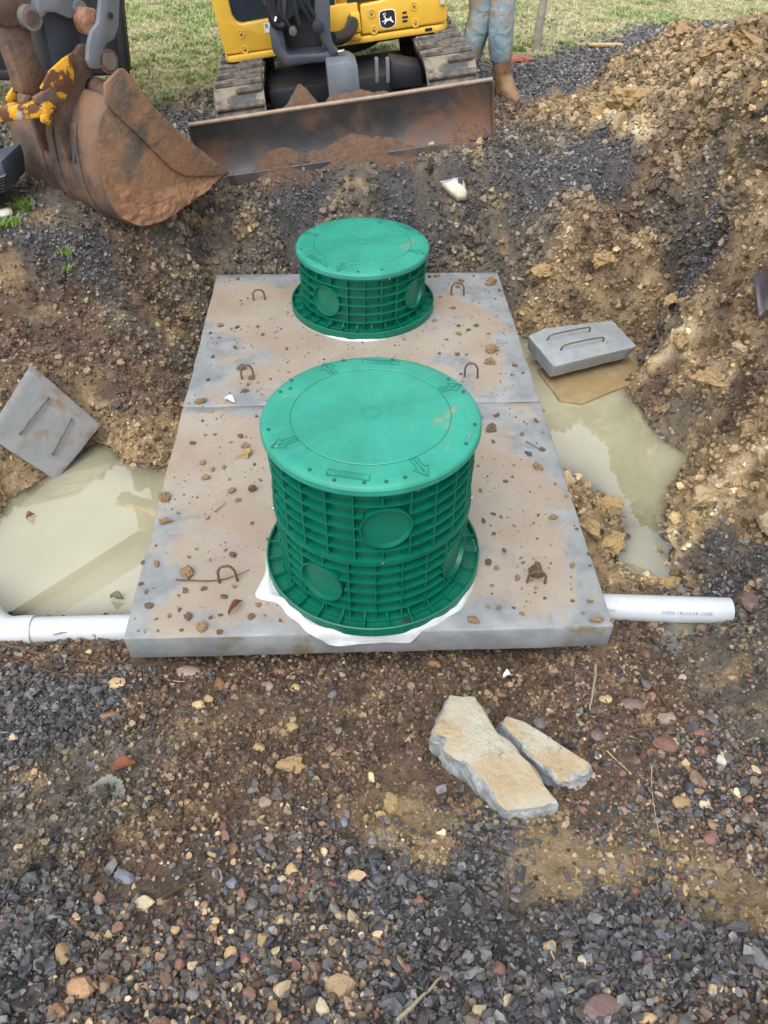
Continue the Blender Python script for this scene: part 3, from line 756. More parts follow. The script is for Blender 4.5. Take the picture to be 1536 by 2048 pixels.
short = make_riser('septic_riser', (.018, 2.115, .004), (0, 0, 0), .325, [[az(-36), az(54), az(144), az(234)]],
           'short green ribbed riser of one ring on the rear slab', [az(-22), az(68), az(158), az(248)], [az(-50), az(130)], _holes1[::2], (az(0),))
shiny = link('flange_washer', cyl_mesh('flange_washer', .016, .004, 20, .001), screw_mat, tall, (.338*math.cos(az(16)), .338*math.sin(az(16)), .013))

# --- white foam squeezed out below the flanges
foam_mat = pmat('white_foam', lin(190, 195, 197), .6, .05, 30, bump=.5, bump_scale=90, dirt=tuple(lin(190, 186, 176)), dirt_amt=.3, dirt_scale=16)
def foam(loc, width_fn, label, hmax=.022):
    v = []; f = []; sg = 220; prof = 9
    for k in range(sg):
        a = 2*math.pi*k/sg; w = width_fn(a)
        w = max(.0, w*(1+.25*math.sin(9*a+1)+.15*math.sin(23*a)))
        for i in range(prof):
            s = i/(prof-1); r = .350+(.012+w)*s
            h = (.007 if s < .15 else hmax*min(1, (s-.1)*3.5))*(1-s**3.2)*(.8+.25*math.sin(13*a+4*s)+.15*math.sin(31*a-6*s)) if s < 1 else -.001
            drop = 0
            x, y = r*math.cos(a)+loc[0], r*math.sin(a)+loc[1]
            z = max(h, -.001)
            if y < .0: z = min(z, .012)-min(.04, (-y)*1.6)
            if y < -.004: y = -.006+(y+.004)*.25
            v.append((x-loc[0], y-loc[1], z))
    for k in range(sg):
        k2 = (k+1) % sg
        for i in range(prof-1): f.append((k*prof+i, k2*prof+i, k2*prof+i+1, k*prof+i+1))
    me = mesh_np('foam_sealant', v, f, True); o = link('foam_sealant', me, foam_mat, loc=loc)
    return tag(o, label, 'foam')
def bump_az(a, c, wd, amp):
    d = (a-c+math.pi) % (2*math.pi)-math.pi; return amp*math.exp(-(d/wd)**2)
foam((.012, .345, .001), lambda a: .004+bump_az(a, az(-66), .14, .042)+bump_az(a, az(-38), .35, .026)+bump_az(a, az(-14), .16, .038)+bump_az(a, az(40), .35, .012)+bump_az(a, az(14), .12, .014), 'thick white foam oozing from below the tall riser flange')
foam((.018, 2.115, .001), lambda a: -.004+bump_az(a, az(-8), .4, .014)+bump_az(a, az(100), .3, .012), 'thin white foam bead below the short riser flange', .012)

# ------------------------------------------------------------------ concrete plugs thrown in the pit
plug_mat = pmat('plug_concrete', lin(138, 144, 146), .6, .12, 10, dirt=tuple(lin(118, 100, 80)), dirt_amt=.32, dirt_scale=9, bump=.3, bump_scale=120)
plug_dark = pmat('plug_concrete_wet', lin(112, 115, 116), .5, .12, 10, dirt=tuple(lin(108, 90, 74)), dirt_amt=.42, dirt_scale=9, bump=.4, bump_scale=90)
plug_mat2 = pmat('plug_concrete_muddy', lin(150, 142, 118), .55, .12, 10, dirt=tuple(lin(140, 118, 82)), dirt_amt=.6, dirt_scale=5, bump=.3, bump_scale=120)
wire_mat = pmat('handle_steel', lin(104, 88, 78), .6, .3, 60, bump=.3, bump_scale=200, metal=.3)
def plug(name, top_pts, down, taper, mat, label, handles):
    """truncated block from its upper outline; handles are bent bars (a, b, height)"""
    top = [np.asarray(p, float) for p in top_pts]; c = sum(top)/len(top)
    root = empty(name, V(c)); tag(root, label, 'concrete block', 'loose concrete hatch plugs')
    down = np.asarray(down, float); bot = [c+(p-c)*taper+down for p in top]
    n = len(top); bm = bmesh.new()
    tv = [bm.verts.new(V(p-c)) for p in top]; bv = [bm.verts.new(V(p-c)) for p in bot]
    bm.faces.new(tv); bm.faces.new(bv[::-1])
    for i in range(n): bm.faces.new((tv[i], bv[i], bv[(i+1) % n], tv[(i+1) % n]))
    bmesh.ops.recalc_face_normals(bm, faces=bm.faces)
    bmesh.ops.subdivide_edges(bm, edges=bm.edges, cuts=10, use_grid_fill=True)
    ed = [e for e in bm.edges if len(e.link_faces) == 2 and e.calc_face_angle(0) > .5]
    bmesh.ops.bevel(bm, geom=ed, offset=.007, segments=2, affect='EDGES', profile=.5)
    for v in bm.verts:
        k = pnoise(np.array([v.co.x]), np.array([v.co.y]), np.array([v.co.z]), s=.06, seed=9)[0]; v.co += v.normal*.004*k
    link('block', auto_smooth(bm_mesh('block', bm), 40), mat, root)
    nrm = -down/np.linalg.norm(down)
    for a, b, h in handles:
        a = np.asarray(a)-c; b = np.asarray(b)-c; d = b-a
        P = spline([a-nrm*.01, a+nrm*h*.6, a+d*.1+nrm*h, a+d*.5+nrm*h*1.12, a+d*.9+nrm*h, b+nrm*h*.6, b-nrm*.01], 4)
        link('handle', tube_mesh('handle', P, .0042, 8), wire_mat, root)
    return root
# right: upper plug lies on a second one
zt = lambda x, y: -.105-.09*(x-1.1)*.3+.05*(y-1.8)
def pr(px_, py_):
    P0 = np.array([1.1, 1.8, -.10]); n = np.array([.04, -.10, 1.0]); return onplane(px_, py_, P0, n/np.linalg.norm(n))
upper = [pr(*q) for q in ((1057, 671), (1090, 655), (1225, 640), (1275, 692), (1108, 733))]
plug('concrete_plug', upper, (-.012, .012, -.085), .93, plug_mat, 'grey concrete plug with two wire handles lying beside the right pool',
     [(pr(1095, 680), pr(1178, 663), .03), (pr(1122, 700), pr(1205, 683), .03)])
low = [onz(*q, -.235) for q in ((1075, 740), (1120, 800), (1165, 806), (1298, 752), (1262, 715), (1150, 690))]
plug('concrete_plug', low, (0, 0, -.08), .95, plug_mat2, 'mud-covered concrete plug half sunk in the right pool, under the handled one', [])
# left: square plug leaning on the bank with its lower corner in the water
def pl_(px_, py_):
    A_, B_, C_ = onz(62, 727, .13), onz(203, 850, -.14), onz(113, 962, -.262)
    n = np.cross(B_-A_, C_-A_); n /= np.linalg.norm(n)
    return onplane(px_, py_, A_, n), n
_n = pl_(0, 0)[1]; _n = _n if _n[2] > 0 else -_n
lp = [pl_(*q)[0] for q in ((62, 727), (203, 850), (113, 962), (-28, 872))]
plug('concrete_plug', lp, -_n*.085, .95, plug_dark, 'square grey concrete plug tilted against the left bank, corner in the water',
     [(pl_(40, 867)[0], pl_(96, 797)[0], .018), (pl_(105, 908)[0], pl_(142, 838)[0], .018)])

# ------------------------------------------------------------------ white pipes
pvc = pmat('white_pvc', lin(184, 190, 195), .32, .03, 14, dirt=tuple(lin(190, 172, 140)), dirt_amt=.33, dirt_scale=13, bump=.04, bump_scale=60)
blue_ink = pmat('blue_print', lin(96, 122, 150), .6, .1, 30, bump=0)
def pipe(p0, p1, r, name, parent=None, wall=.005, seg=40):
    p0 = np.asarray(p0, float); p1 = np.asarray(p1, float); d = p1-p0; L = np.linalg.norm(d)
    me = lathe_mesh(name, [(r, 0), (r, L), (r-wall, L), (r-wall, 0)], seg, True)
    q = Vector((0, 0, 1)).rotation_difference(V(d/L)).to_euler()
    return link(name, me, pvc, parent, V(p0), q), L
zc = -.158; R4 = .047
a, b = onz(1150, 1212, zc), onz(1458, 1222, zc)
rp, L = pipe(a, b, R4, 'drain_pipe'); tag(rp, 'white drain pipe with blue print running out right of the slab', 'pipe', 'white drain pipes')
# printed line of lettering wraps on the pipe wall facing the camera
def pipe_print(body, size, along, ang, parent, r, L):
    me = text_mesh('lettering', body, size, 'LEFT')
    for v in me.vertices:
        x, y = v.co.x, v.co.y; th = ang-y/r
        v.co = Vector((math.cos(th)*(r+.0005), math.sin(th)*(r+.0005), along+x))
    return link('lettering', me, blue_ink, parent)
# choose the wall angle that looks up and towards the viewer, in the pipe's own frame
def facing_angle(o, world_dir):
    m = o.rotation_euler.to_matrix().transposed() @ Vector(world_dir).normalized(); return math.atan2(m.y, m.x)
bpy.context.view_layer.update()
fa = facing_angle(rp, (0, -.78, .5))
_sgn = 1
pipe_print('COEX CELLULAR CORE', .0165, L-.25, fa, rp, R4, L)
pipe_print('PVC', .0165, .10, fa, rp, R4, L)
a2, b2 = onz(300, 1255, zc), onz(46, 1262, zc)
lp_, L2 = pipe(a2, b2, R4, 'drain_pipe'); tag(lp_, 'white drain pipe with a bend at the left edge of the pit', 'pipe', 'white drain pipes')
a3 = onz(20, 1258, zc); d = (b2-a2)/np.linalg.norm(b2-a2)
pts = [b2-d*.04, b2, b2+d*.05, b2+d*.10+np.array([-.01, .035, .0]), b2+d*.15+np.array([-.02, .10, 0]), b2+d*.24+np.array([-.05, .22, .0])]
inv = Matrix.Translation(V(a2)) @ lp_.rotation_euler.to_matrix().to_4x4(); inv.invert()
el = link('pipe_bend', tube_mesh('pipe_bend', [np.array(inv @ V(p)) for p in spline(pts, 5)], R4+.006, 36), pvc, lp_)

# ------------------------------------------------------------------ rocks
def rock_mesh(name, dims, seed, cuts=7, sub=2, cut_lo=.55, cut_hi=.9, rough=.05, flat=True):
    r = np.random.default_rng(seed)
    bm = bmesh.new(); bmesh.ops.create_icosphere(bm, subdivisions=sub, radius=1.0)
    v = np.array([x.co[:] for x in bm.verts])
    for _ in range(cuts):
        n = r.normal(size=3); n /= np.linalg.norm(n); d = r.uniform(cut_lo, cut_hi)
        e = v@n-d; v = np.where(e[:, None] > 0, v-e[:, None]*n*.96, v)
    v = v*(1+rough*pnoise(v[:, 0], v[:, 1], v[:, 2], s=.5, seed=seed % 50)[:, None]+rough*.6*pnoise(v[:, 0], v[:, 1], v[:, 2], s=.2, seed=seed % 37)[:, None])
    v = v/np.abs(v).max(0)*np.array(dims)/2
    for x, p in zip(bm.verts, v): x.co = Vector(p)
    me = bm_mesh(name, bm, not flat)
    if sub >= 3 and flat: auto_smooth(me, 22)
    return me
def clod_mesh(name, seed, sub=3):
    r = np.random.default_rng(seed); bm = bmesh.new(); bmesh.ops.create_icosphere(bm, subdivisions=sub, radius=1.0)
    v = np.array([x.co[:] for x in bm.verts]); off = r.uniform(-9, 9, 3)
    q = v+off
    for _ in range(4):
        n = r.normal(size=3); n /= np.linalg.norm(n); e = v@n-r.uniform(.3, .8); v = np.where(e[:, None] > 0, v-e[:, None]*n*.9, v)
    d = 1+.75*fbm(q[:, 0], q[:, 1], q[:, 2], s=1.0, o=3, seed=2)+.42*np.abs(pnoise(q[:, 0], q[:, 1], q[:, 2], s=.42, seed=4))+.22*pnoise(q[:, 0], q[:, 1], q[:, 2], s=.2, seed=7)
    v = v*np.clip(d, .35, 2.2)[:, None]; v = v*r.uniform(.7, 1.3, 3); v = v/np.abs(v).max(0)*.5
    for x, p in zip(bm.verts, v): x.co = Vector(p)
    return bm_mesh(name, bm, False)
def stone_mat(name, c1, c2, rough=.6, scale=25):
    t = NT(name); oc = t.coord()
    c = t.mix(t.ramp(t.noise(scale, 6, .65, oc), .35, .65), c1, c2)
    c = t.mix(t.ramp(t.noise(scale*8, 4, .6, oc), .3, .75), c, tuple(x*.72 for x in c1))
    t.col(c); t.rough(rough); t.bump(t.noise(scale*5, 6, .7, oc), .4, .004); return t.m
SM = {k: stone_mat('stone_'+k, tuple(lin(*a)), tuple(lin(*b)), r) for k, a, b, r in (
    ('tan', (176, 148, 108), (200, 176, 136), .6), ('pale', (184, 170, 140), (200, 190, 166), .6), ('brown', (124, 92, 66), (150, 116, 84), .6), ('red', (118, 86, 76), (136, 104, 92), .55),
    ('pink', (144, 122, 110), (160, 140, 126), .55), ('grey', (104, 104, 106), (132, 132, 132), .5), ('dark', (58, 60, 66), (82, 84, 92), .38), ('purple', (108, 86, 82), (126, 104, 98), .5),
    ('orange', (164, 128, 94), (180, 148, 114), .6), ('white', (180, 176, 166), (196, 192, 182), .5), ('ochre', (154, 130, 92), (176, 152, 112), .75), ('slate', (96, 102, 114), (128, 134, 146), .42))}
def put_stone(px_, py_, wpx, hpx, kind, label, flat=.55, seed=None, name='stone'):
    p = hit_fine(px_, py_); dist = float(np.dot(p-CAM, cF)); sx = wpx*dist/FPX; sy = hpx*dist/FPX*1.12
    seed = int(px_*7+py_*3) if seed is None else seed
    me = rock_mesh(name, (sx, sy, max(.008, min(sx, sy)*flat)), seed, 8, 2)
    zz = float(gz(p[0], p[1]))
    o = link(name, me, SM[kind], loc=(p[0], p[1], zz+min(sx, sy)*flat*.22), rot=(rnd.uniform(-.15, .3), rnd.uniform(-.2, .2), rnd.uniform(-.4, .4)))
    return tag(o, label, 'stone', 'single stones lying in the mud and gravel')
# two big limestone pieces
lime_top = NT('limestone'); t = lime_top; oc = t.coord()
geo = t.new('ShaderNodeNewGeometry'); sn = t.new('ShaderNodeSeparateXYZ'); t.l.new(geo.outputs['Normal'], sn.inputs[0])
side = t.mix(t.ramp(t.noise(22, 7, .65, oc), .35, .65), tuple(lin(128, 134, 138)), tuple(lin(186, 190, 190)))
crust = t.mix(t.ramp(t.noise(6, 7, .6, oc), .4, .62), tuple(lin(172, 168, 154)), tuple(lin(168, 150, 120)))
crust = t.mix(t.ramp(t.noise(40, 5, .6, oc), .62, .72), crust, tuple(lin(136, 118, 94)))
crust = t.mix(t.ramp(t.noise(11, 6, .65, oc, .8), .60, .68), crust, tuple(lin(150, 142, 128)))
t.col(t.mix(t.ramp(t.math('ADD', sn.outputs[2], t.math('MULTIPLY', t.math('SUBTRACT', t.noise(14, 5, .6, oc), .5), .35)), .66, .80), side, crust))
t.rough(.62); t.bump(t.math('ADD', t.noise(55, 7, .7, oc), t.math('MULTIPLY', t.noise(13, 5, .6, oc), 1.5)), .8, .012)
def slab_rock(outline_px, z, thick, seed, label, tilt):
    P = [onz(a, b, z) for a, b in outline_px]; P = [q-np.array([0, 0, 0]) for q in P]
    c = sum(P)/len(P); P = [q-c for q in P]
    P = [P[i]*(1-k/4)+P[(i+1) % len(P)]*k/4 for i in range(len(P)) for k in range(4)]; r = np.random.default_rng(seed)
    m = len(P); bm = bmesh.new(); rings = []
    lv = [(.0, 1.0), (-.10, 1.02), (-.3, 1.05), (-.5, 1.06), (-.75, 1.05), (-1.0, .98)]
    for zz, sc in lv:
        row = []
        for i, q in enumerate(P):
            j = pnoise(np.array([q[0]+seed]), np.array([q[1]]), np.array([zz*.15]), s=.05, seed=seed)[0]
            j2 = pnoise(np.array([q[0]+seed]), np.array([q[1]]), np.array([zz*.2]), s=.016, seed=seed+4)[0]
            rad = np.linalg.norm(q[:2]); k = sc+(.012*j+.008*j2)/max(rad, .05)*(1 if zz < 0 else .6)
            row.append(bm.verts.new((q[0]*k, q[1]*k, zz*thick+.004*j)))
        rings.append(row)
    for a_, b_ in zip(rings[:-1], rings[1:]):
        for i in range(m): bm.faces.new((a_[i], b_[i], b_[(i+1) % m], a_[(i+1) % m]))
    # upper face: inner loops with slight relief
    prev = rings[0]
    for sc in (.9, .68, .44, .2):
        row = []
        for i, q in enumerate(P):
            x, y = q[0]*sc, q[1]*sc
            h = .006+.006*pnoise(np.array([x+seed]), np.array([y]), s=.09, seed=seed+9)[0]+.003*pnoise(np.array([x+seed]), np.array([y]), s=.03, seed=seed+2)[0]
            row.append(bm.verts.new((x, y, h)))
        for i in range(m): bm.faces.new((prev[i], prev[(i+1) % m], row[(i+1) % m], row[i]))
        prev = row
    bm.faces.new(prev); bm.faces.new(rings[-1][::-1])
    me = auto_smooth(bm_mesh('limestone_slab', bm), 32)
    o = link('limestone_slab', me, lime_top.m, loc=V(c), rot=tilt); return tag(o, label, 'rock', 'broken limestone slabs in front of the tank')
slab_rock([(900, 1392), (950, 1398), (975, 1432), (1000, 1470), (1065, 1530), (1095, 1575), (1114, 1600), (1085, 1612), (1015, 1622), (985, 1590), (935, 1535), (890, 1500), (884, 1475), (868, 1470), (880, 1430)], .055, .115, 3, 'large pale limestone slab with a flat tan face in the foreground', (D2R(2), D2R(-1), 0))
slab_rock([(1010, 1432), (1045, 1442), (1075, 1462), (1120, 1488), (1155, 1512), (1185, 1530), (1180, 1545), (1140, 1562), (1115, 1560), (1065, 1510), (1022, 1470), (1004, 1450)], .025, .085, 8, 'smaller mottled limestone slab right of the large one', (D2R(1), D2R(2), 0))

_stones = [
 (1267, 1412, 52, 26, 'purple', 'flat purple-brown stone lying above the crossed twigs'), (1333, 1491, 62, 40, 'red', 'largest red-brown stone below the crossed twigs'), (1195, 1475, 34, 32, 'purple', 'round brown stone touching the left twig tip right of the limestone'),
 (1400, 1468, 30, 20, 'red', 'dark red stone at the right end of the twigs'), (1211, 1400, 28, 20, 'tan', 'tan stone next to the upright stick'), (1333, 1440, 40, 26, 'pink', 'pinkish flat stone under the leaning twig'), (1081, 1451, 34, 28, 'grey', 'grey stone beside the smaller limestone slab'),
 (1444, 1524, 24, 26, 'white', 'whitish upright stone right of the red stones'), (1361, 1612, 40, 30, 'ochre', 'rounded ochre stone below the red stones at right'), (1407, 1610, 28, 18, 'pale', 'pale flat stone beside the rounded ochre stone'), (1244, 1622, 22, 16, 'pink', 'small pink stone below the smaller limestone slab'),
 (1421, 1677, 34, 28, 'red', 'red stone at the right above the sandy patch'), (1379, 1580, 26, 26, 'dark', 'dark grey stone above the rounded ochre stone'), (1305, 1507, 26, 20, 'brown', 'small brown stone left of the largest red-brown stone'), (1403, 1503, 32, 18, 'red', 'flat red-brown stone right of the largest red-brown stone'),
 (377, 1346, 50, 26, 'pink', 'pink-brown stone just below the slab front left part'), (438, 1372, 26, 30, 'brown', 'brown stone right of the pink-brown one below the slab'), (235, 1368, 36, 26, 'tan', 'tan stone below the left corner of the slab'), (219, 1433, 40, 24, 'brown', 'flat brown stone in the left mud'),
 (397, 1411, 24, 22, 'tan', 'small tan stone in the mud below the slab, left of its twin'), (418, 1400, 20, 18, 'ochre', 'small ochre stone in the mud below the slab, right of its twin'), (536, 1373, 24, 26, 'pink', 'small tan-pink stone below the foam drip'),
 (583, 1458, 30, 20, 'ochre', 'curled tan flake of clay in the middle mud'), (517, 1496, 30, 18, 'ochre', 'small ochre clump in the middle mud'), (531, 1606, 30, 24, 'pink', 'pinkish stone low in the middle mud'), (503, 1583, 18, 18, 'grey', 'small grey-tan pebble beside the pinkish stone'), (687, 1646, 20, 20, 'slate', 'smooth round grey pebble at the gravel edge'),
 (288, 1810, 46, 28, 'pale', 'pale yellow stone in the left pebbles'), (530, 1890, 32, 52, 'ochre', 'upright tan block-shaped stone in the lower pebbles'), (497, 1877, 20, 28, 'pink', 'pink stone left of the block-shaped tan stone'), (462, 1912, 30, 28, 'tan', 'tan stone left below the pink stone'), (260, 1927, 28, 26, 'red', 'red-brown stone in the lower left pebbles'),
 (292, 1940, 22, 36, 'slate', 'blue-grey upright stone beside the red-brown stone'), (165, 1975, 56, 44, 'orange', 'large orange-tan stone at lower left'), (127, 1910, 34, 44, 'ochre', 'yellow-brown stone above the large orange-tan stone'), (220, 1970, 46, 28, 'brown', 'brown slanted stone right of the large orange-tan stone'), (120, 2025, 44, 36, 'brown', 'brown stone at the bottom left edge'),
 (645, 2022, 28, 44, 'pale', 'grey-tan upright stone at the bottom edge'), (545, 2022, 24, 38, 'brown', 'brown upright slab of stone at the bottom edge'), (585, 1745, 28, 30, 'tan', 'tan stone high in the middle pebbles'), (562, 1760, 24, 16, 'pale', 'pale oval stone next to the high tan stone'), (465, 1767, 28, 20, 'slate', 'grey oval pebble left of the pale oval stone'),
 (250, 1755, 46, 26, 'slate', 'blue-grey flat stone in the left pebbles'), (450, 1677, 20, 30, 'red', 'upright red-brown stone at the upper edge of the pebbles'), (465, 1700, 30, 24, 'brown', 'brown stone just below the upright red-brown one'), (435, 1750, 24, 20, 'pink', 'pink triangular stone left of the grey oval pebble'), (425, 1862, 22, 22, 'orange', 'orange-brown pebble in the middle left pebbles'),
 (350, 1862, 28, 16, 'tan', 'flat tan pebble left of the orange-brown pebble'), (622, 1857, 18, 20, 'white', 'white round pebble in the middle gravel'), (742, 1832, 24, 18, 'pale', 'pale yellow pebble in the dark middle gravel'), (50, 1870, 30, 24, 'brown', 'brown stone at the left edge gravel'), (385, 1990, 32, 26, 'grey', 'grey stone in the lowest left pebbles'),
 (300, 2027, 26, 16, 'pale', 'flat pale stone at the bottom left'), (365, 2020, 22, 20, 'pink', 'pink stone at the bottom, right of the flat pale one'), (995, 1947, 40, 38, 'red', 'bright red-brown stone in the dark gravel'), (1203, 2017, 92, 50, 'purple', 'big flat purple-grey stone at the bottom edge'), (1168, 1925, 36, 24, 'pale', 'pale knobbly stone in the dark right gravel'),
 (1018, 2007, 28, 30, 'pale', 'pale rounded stone near the bottom, below the bright red-brown one'), (1113, 1985, 38, 36, 'grey', 'grey-brown square stone near the bottom'), (1100, 1897, 30, 28, 'ochre', 'ochre stone above the pale knobbly one'), (1518, 1920, 38, 50, 'grey', 'grey stone at the right edge gravel'), (955, 1985, 44, 40, 'dark', 'dark glossy stone left of the pale rounded stone'),
 (1298, 1935, 24, 34, 'purple', 'dark brown upright stone in the right gravel'), (1338, 1917, 20, 18, 'tan', 'small tan pebble right of the dark brown upright stone'), (1185, 2026, 26, 22, 'orange', 'orange-brown stone leaning on the big flat purple-grey one'), (788, 2010, 58, 38, 'dark', 'dark slate piece at the bottom middle'), (1498, 1717, 24, 16, 'white', 'white stone at the right edge by the sandy patch'),
 (1293, 2040, 44, 22, 'tan', 'tan stone at the bottom edge right of the big flat one'), (1435, 225, 44, 30, 'red', 'flat red-brown rock on the clay heap'), (1272, 268, 24, 16, 'white', 'white rock at the foot of the clay heap'), (12, 430, 34, 34, 'white', 'pale grey boulder at the left edge below the bucket'), (1205, 1240, 46, 22, 'purple', 'dark purple shale piece below the right pipe'),
 (1508, 1212, 56, 44, 'purple', 'dull brown stone just beyond the end of the right pipe'),
 (590, 1378, 22, 18, 'tan', 'tan pebble below the slab near the middle'), (870, 1330, 30, 16, 'brown', 'brown stone in the shade of the slab, right of the foam drip'), (560, 1345, 26, 14, 'brown', 'brown stone in the shade of the slab, below the foam drip')]
for a, b, w, h, k, lb in _stones: put_stone(a, b, w, h, k, lb)

# clay lumps of their own
clay_mat = stone_mat('clay_lump', tuple(lin(150, 124, 84)), tuple(lin(176, 152, 112)), .8, 18)
mud_mat = stone_mat('mud_clod', tuple(lin(118, 94, 68)), tuple(lin(156, 132, 100)), .75, 24)
mud_dark = stone_mat('dark_mud_clod', tuple(lin(84, 70, 58)), tuple(lin(116, 98, 78)), .7, 24)
clods = [clod_mesh('mud_clod', 100+i, 3) for i in range(8)]
clods_lo = [clod_mesh('mud_clod', 200+i, 3) for i in range(8)]
for m_ in clods+clods_lo: m_.materials.append(mud_mat)
clay_protos = [clod_mesh('clay_lump', 300+i, 4) for i in range(5)]
for m_ in clay_protos: m_.materials.append(clay_mat)
def lump(px_, py_, w, h, label, z=None, flat=.7):
    p = hit_fine(px_, py_) if z is None else onz(px_, py_, z); dist = float(np.dot(p-CAM, cF)); s = dist/FPX
    me = rnd.choice(clay_protos)
    o = link('clay_lump', me, None, loc=(p[0], p[1], float(p[2])+w*s*.1), rot=(rnd.uniform(-.3, .3), rnd.uniform(-.3, .3), rnd.uniform(0, 6.2)), scale=(w*s, h*s*1.15, min(w, h)*s*flat))
    return tag(o, label, 'clay lump', 'lumps of ochre clay')
lump(1215, 1020, 74, 46, 'big ochre clay lump beside the slab right edge, above its twin'); lump(1222, 1090, 52, 62, 'ochre clay lump hanging into the right water, below its twin'); lump(1185, 1060, 46, 50, 'dull clay lump against the slab right edge')
lump(1290, 1098, 50, 30, 'low clay lump standing in the right water'); lump(1340, 1170, 56, 34, 'clay lump just above the right pipe'); lump(580, 1532, 70, 40, 'pale yellowish clay clump in the front mud', flat=.35)
lump(788, 1614, 60, 40, 'ochre clay clump at the gravel edge', flat=.5); lump(1385, 1040, 40, 28, 'pale clay lump on the right bank by the water'); lump(1090, 545, 60, 40, 'pale clay lump behind the slab right corner', flat=.6)
lump(1215, 520, 50, 60, 'yellow clay chunk at the top of the pit wall'); lump(1360, 690, 60, 46, 'pale clay chunk in the right pit wall'); lump(1425, 760, 56, 70, 'whitish clay seam in the right pit wall', flat=.5); lump(1345, 600, 60, 36, 'ochre clay chunk above the handled plug')
lump(1363, 70, 70, 40, 'reddish clay lump on the peak of the heap by the drive'); lump(1260, 210, 110, 90, 'pale clay boulder on the heap'); lump(1430, 110, 90, 60, 'ochre clay boulder on the heap crest'); lump(1500, 100, 110, 70, 'ochre clay boulder at the right end of the crest'); lump(1200, 225, 60, 40, 'ochre clay lump left of the pale clay boulder')

# mud clods on the slabs
_clods = [(441, 651, 18), (420, 667, 10), (438, 676, 10), (474, 656, 12), (516, 654, 10), (526, 670, 11), (469, 696, 13), (483, 738, 24), (503, 757, 15), (416, 760, 11), (496, 769, 11), (490, 783, 17), (425, 824, 8), (513, 833, 9), (386, 887, 16), (482, 873, 18), (489, 893, 22), (574, 698, 10), (430, 870, 9), (411, 871, 9),
 (874, 553, 16), (917, 574, 16), (904, 590, 10), (922, 562, 13), (999, 581, 10), (947, 553, 9), (881, 595, 8), (906, 617, 13), (991, 598, 7), (953, 652, 14), (916, 669, 15), (937, 661, 12), (977, 669, 10), (893, 680, 10), (914, 709, 15), (1029, 732, 11), (1023, 750, 9), (921, 748, 9), (879, 708, 10), (933, 710, 9), (869, 642, 12), (917, 652, 10),
 (357, 1027, 10), (464, 983, 20), (411, 958, 20), (459, 960, 10), (425, 940, 14), (448, 935, 12), (407, 927, 18), (476, 1001, 15), (415, 1037, 12), (466, 1109, 20), (312, 1129, 20), (286, 1126, 12), (377, 1115, 11), (282, 1168, 13), (292, 1184, 13), (369, 1182, 18), (409, 1178, 16), (298, 1213, 18), (339, 1233, 12), (440, 1231, 13), (421, 1236, 10), (503, 1235, 18), (518, 1211, 16), (440, 1265, 18), (315, 1263, 10), (363, 1261, 9), (448, 1195, 15), (359, 1221, 12), (468, 1174, 13),
 (993, 832, 13), (986, 884, 11), (1073, 843, 14), (1032, 835, 7), (1088, 822, 9), (1084, 900, 15), (1056, 909, 20), (1011, 964, 12), (962, 982, 14), (957, 932, 9), (1027, 932, 8), (1110, 968, 8), (1132, 993, 9), (986, 1029, 12), (967, 1043, 13), (987, 1068, 12), (1029, 1052, 9), (1153, 1058, 10), (1008, 1102, 12), (976, 1125, 20), (994, 1136, 16), (1035, 1158, 18), (1072, 1176, 10), (1145, 1133, 15), (1179, 1110, 13), (1180, 1132, 8), (1180, 1204, 14), (1145, 1202, 10), (1089, 1197, 9), (984, 1172, 9), (976, 1214, 10), (997, 1216, 14), (1027, 1216, 10), (1044, 1229, 14), (1225, 1242, 12), (1166, 1227, 10)]
def place_clod(x, y, s, label, hi=False, asp=(1, .8, .48), yaw=None, mat=None):
    p = onz(x, y, 0.0); dist = float(np.dot(p-CAM, cF)); w = s*dist/FPX*1.0
    me = rnd.choice(clods if hi else clods_lo)
    o = link('mud_clod', me, None, loc=(p[0], p[1], w*asp[2]*.30), rot=(rnd.uniform(-.2, .2), rnd.uniform(-.2, .2), rnd.uniform(0, 6.2) if yaw is None else yaw), scale=(w*asp[0], w*asp[1]*rnd.uniform(.8, 1.2), w*asp[2]))
    if mat is not None:
        o.material_slots[0].link = 'OBJECT'; o.material_slots[0].material = mat
    return tag(o, label, 'mud clod', 'mud clods scattered on the slabs')
for x, y, s in _clods:
    rear = y < 808; lf = x < 740; dk = rnd.random() < .45
    q = onz(x, y, 0.0)
    lat = ('near its left edge' if q[0] < -.58 else 'near its right edge' if q[0] > .58 else 'close to the riser' if math.hypot(q[0], q[1]-(2.115 if rear else .345)) < .5 else 'midway '+('left' if lf else 'right')+' of the riser')
    lon = ('by the slab joint' if abs(q[1]-1.23) < .22 else 'by the back edge' if q[1] > 2.2 else 'by the front rim' if q[1] < .16 else 'around the lifting loop' if min(abs(q[1]-.33), abs(q[1]-1.4), abs(q[1]-2.1)) < .14 else 'in the open')
    lb = '%s %s clod on the %s slab, %s, %s' % ('tiny' if s < 10 else 'small' if s < 15 else 'medium', 'dark' if dk else 'tan', 'rear' if rear else 'front', lat, lon)
    place_clod(x, y, s, lb, mat=mud_dark if dk else None)
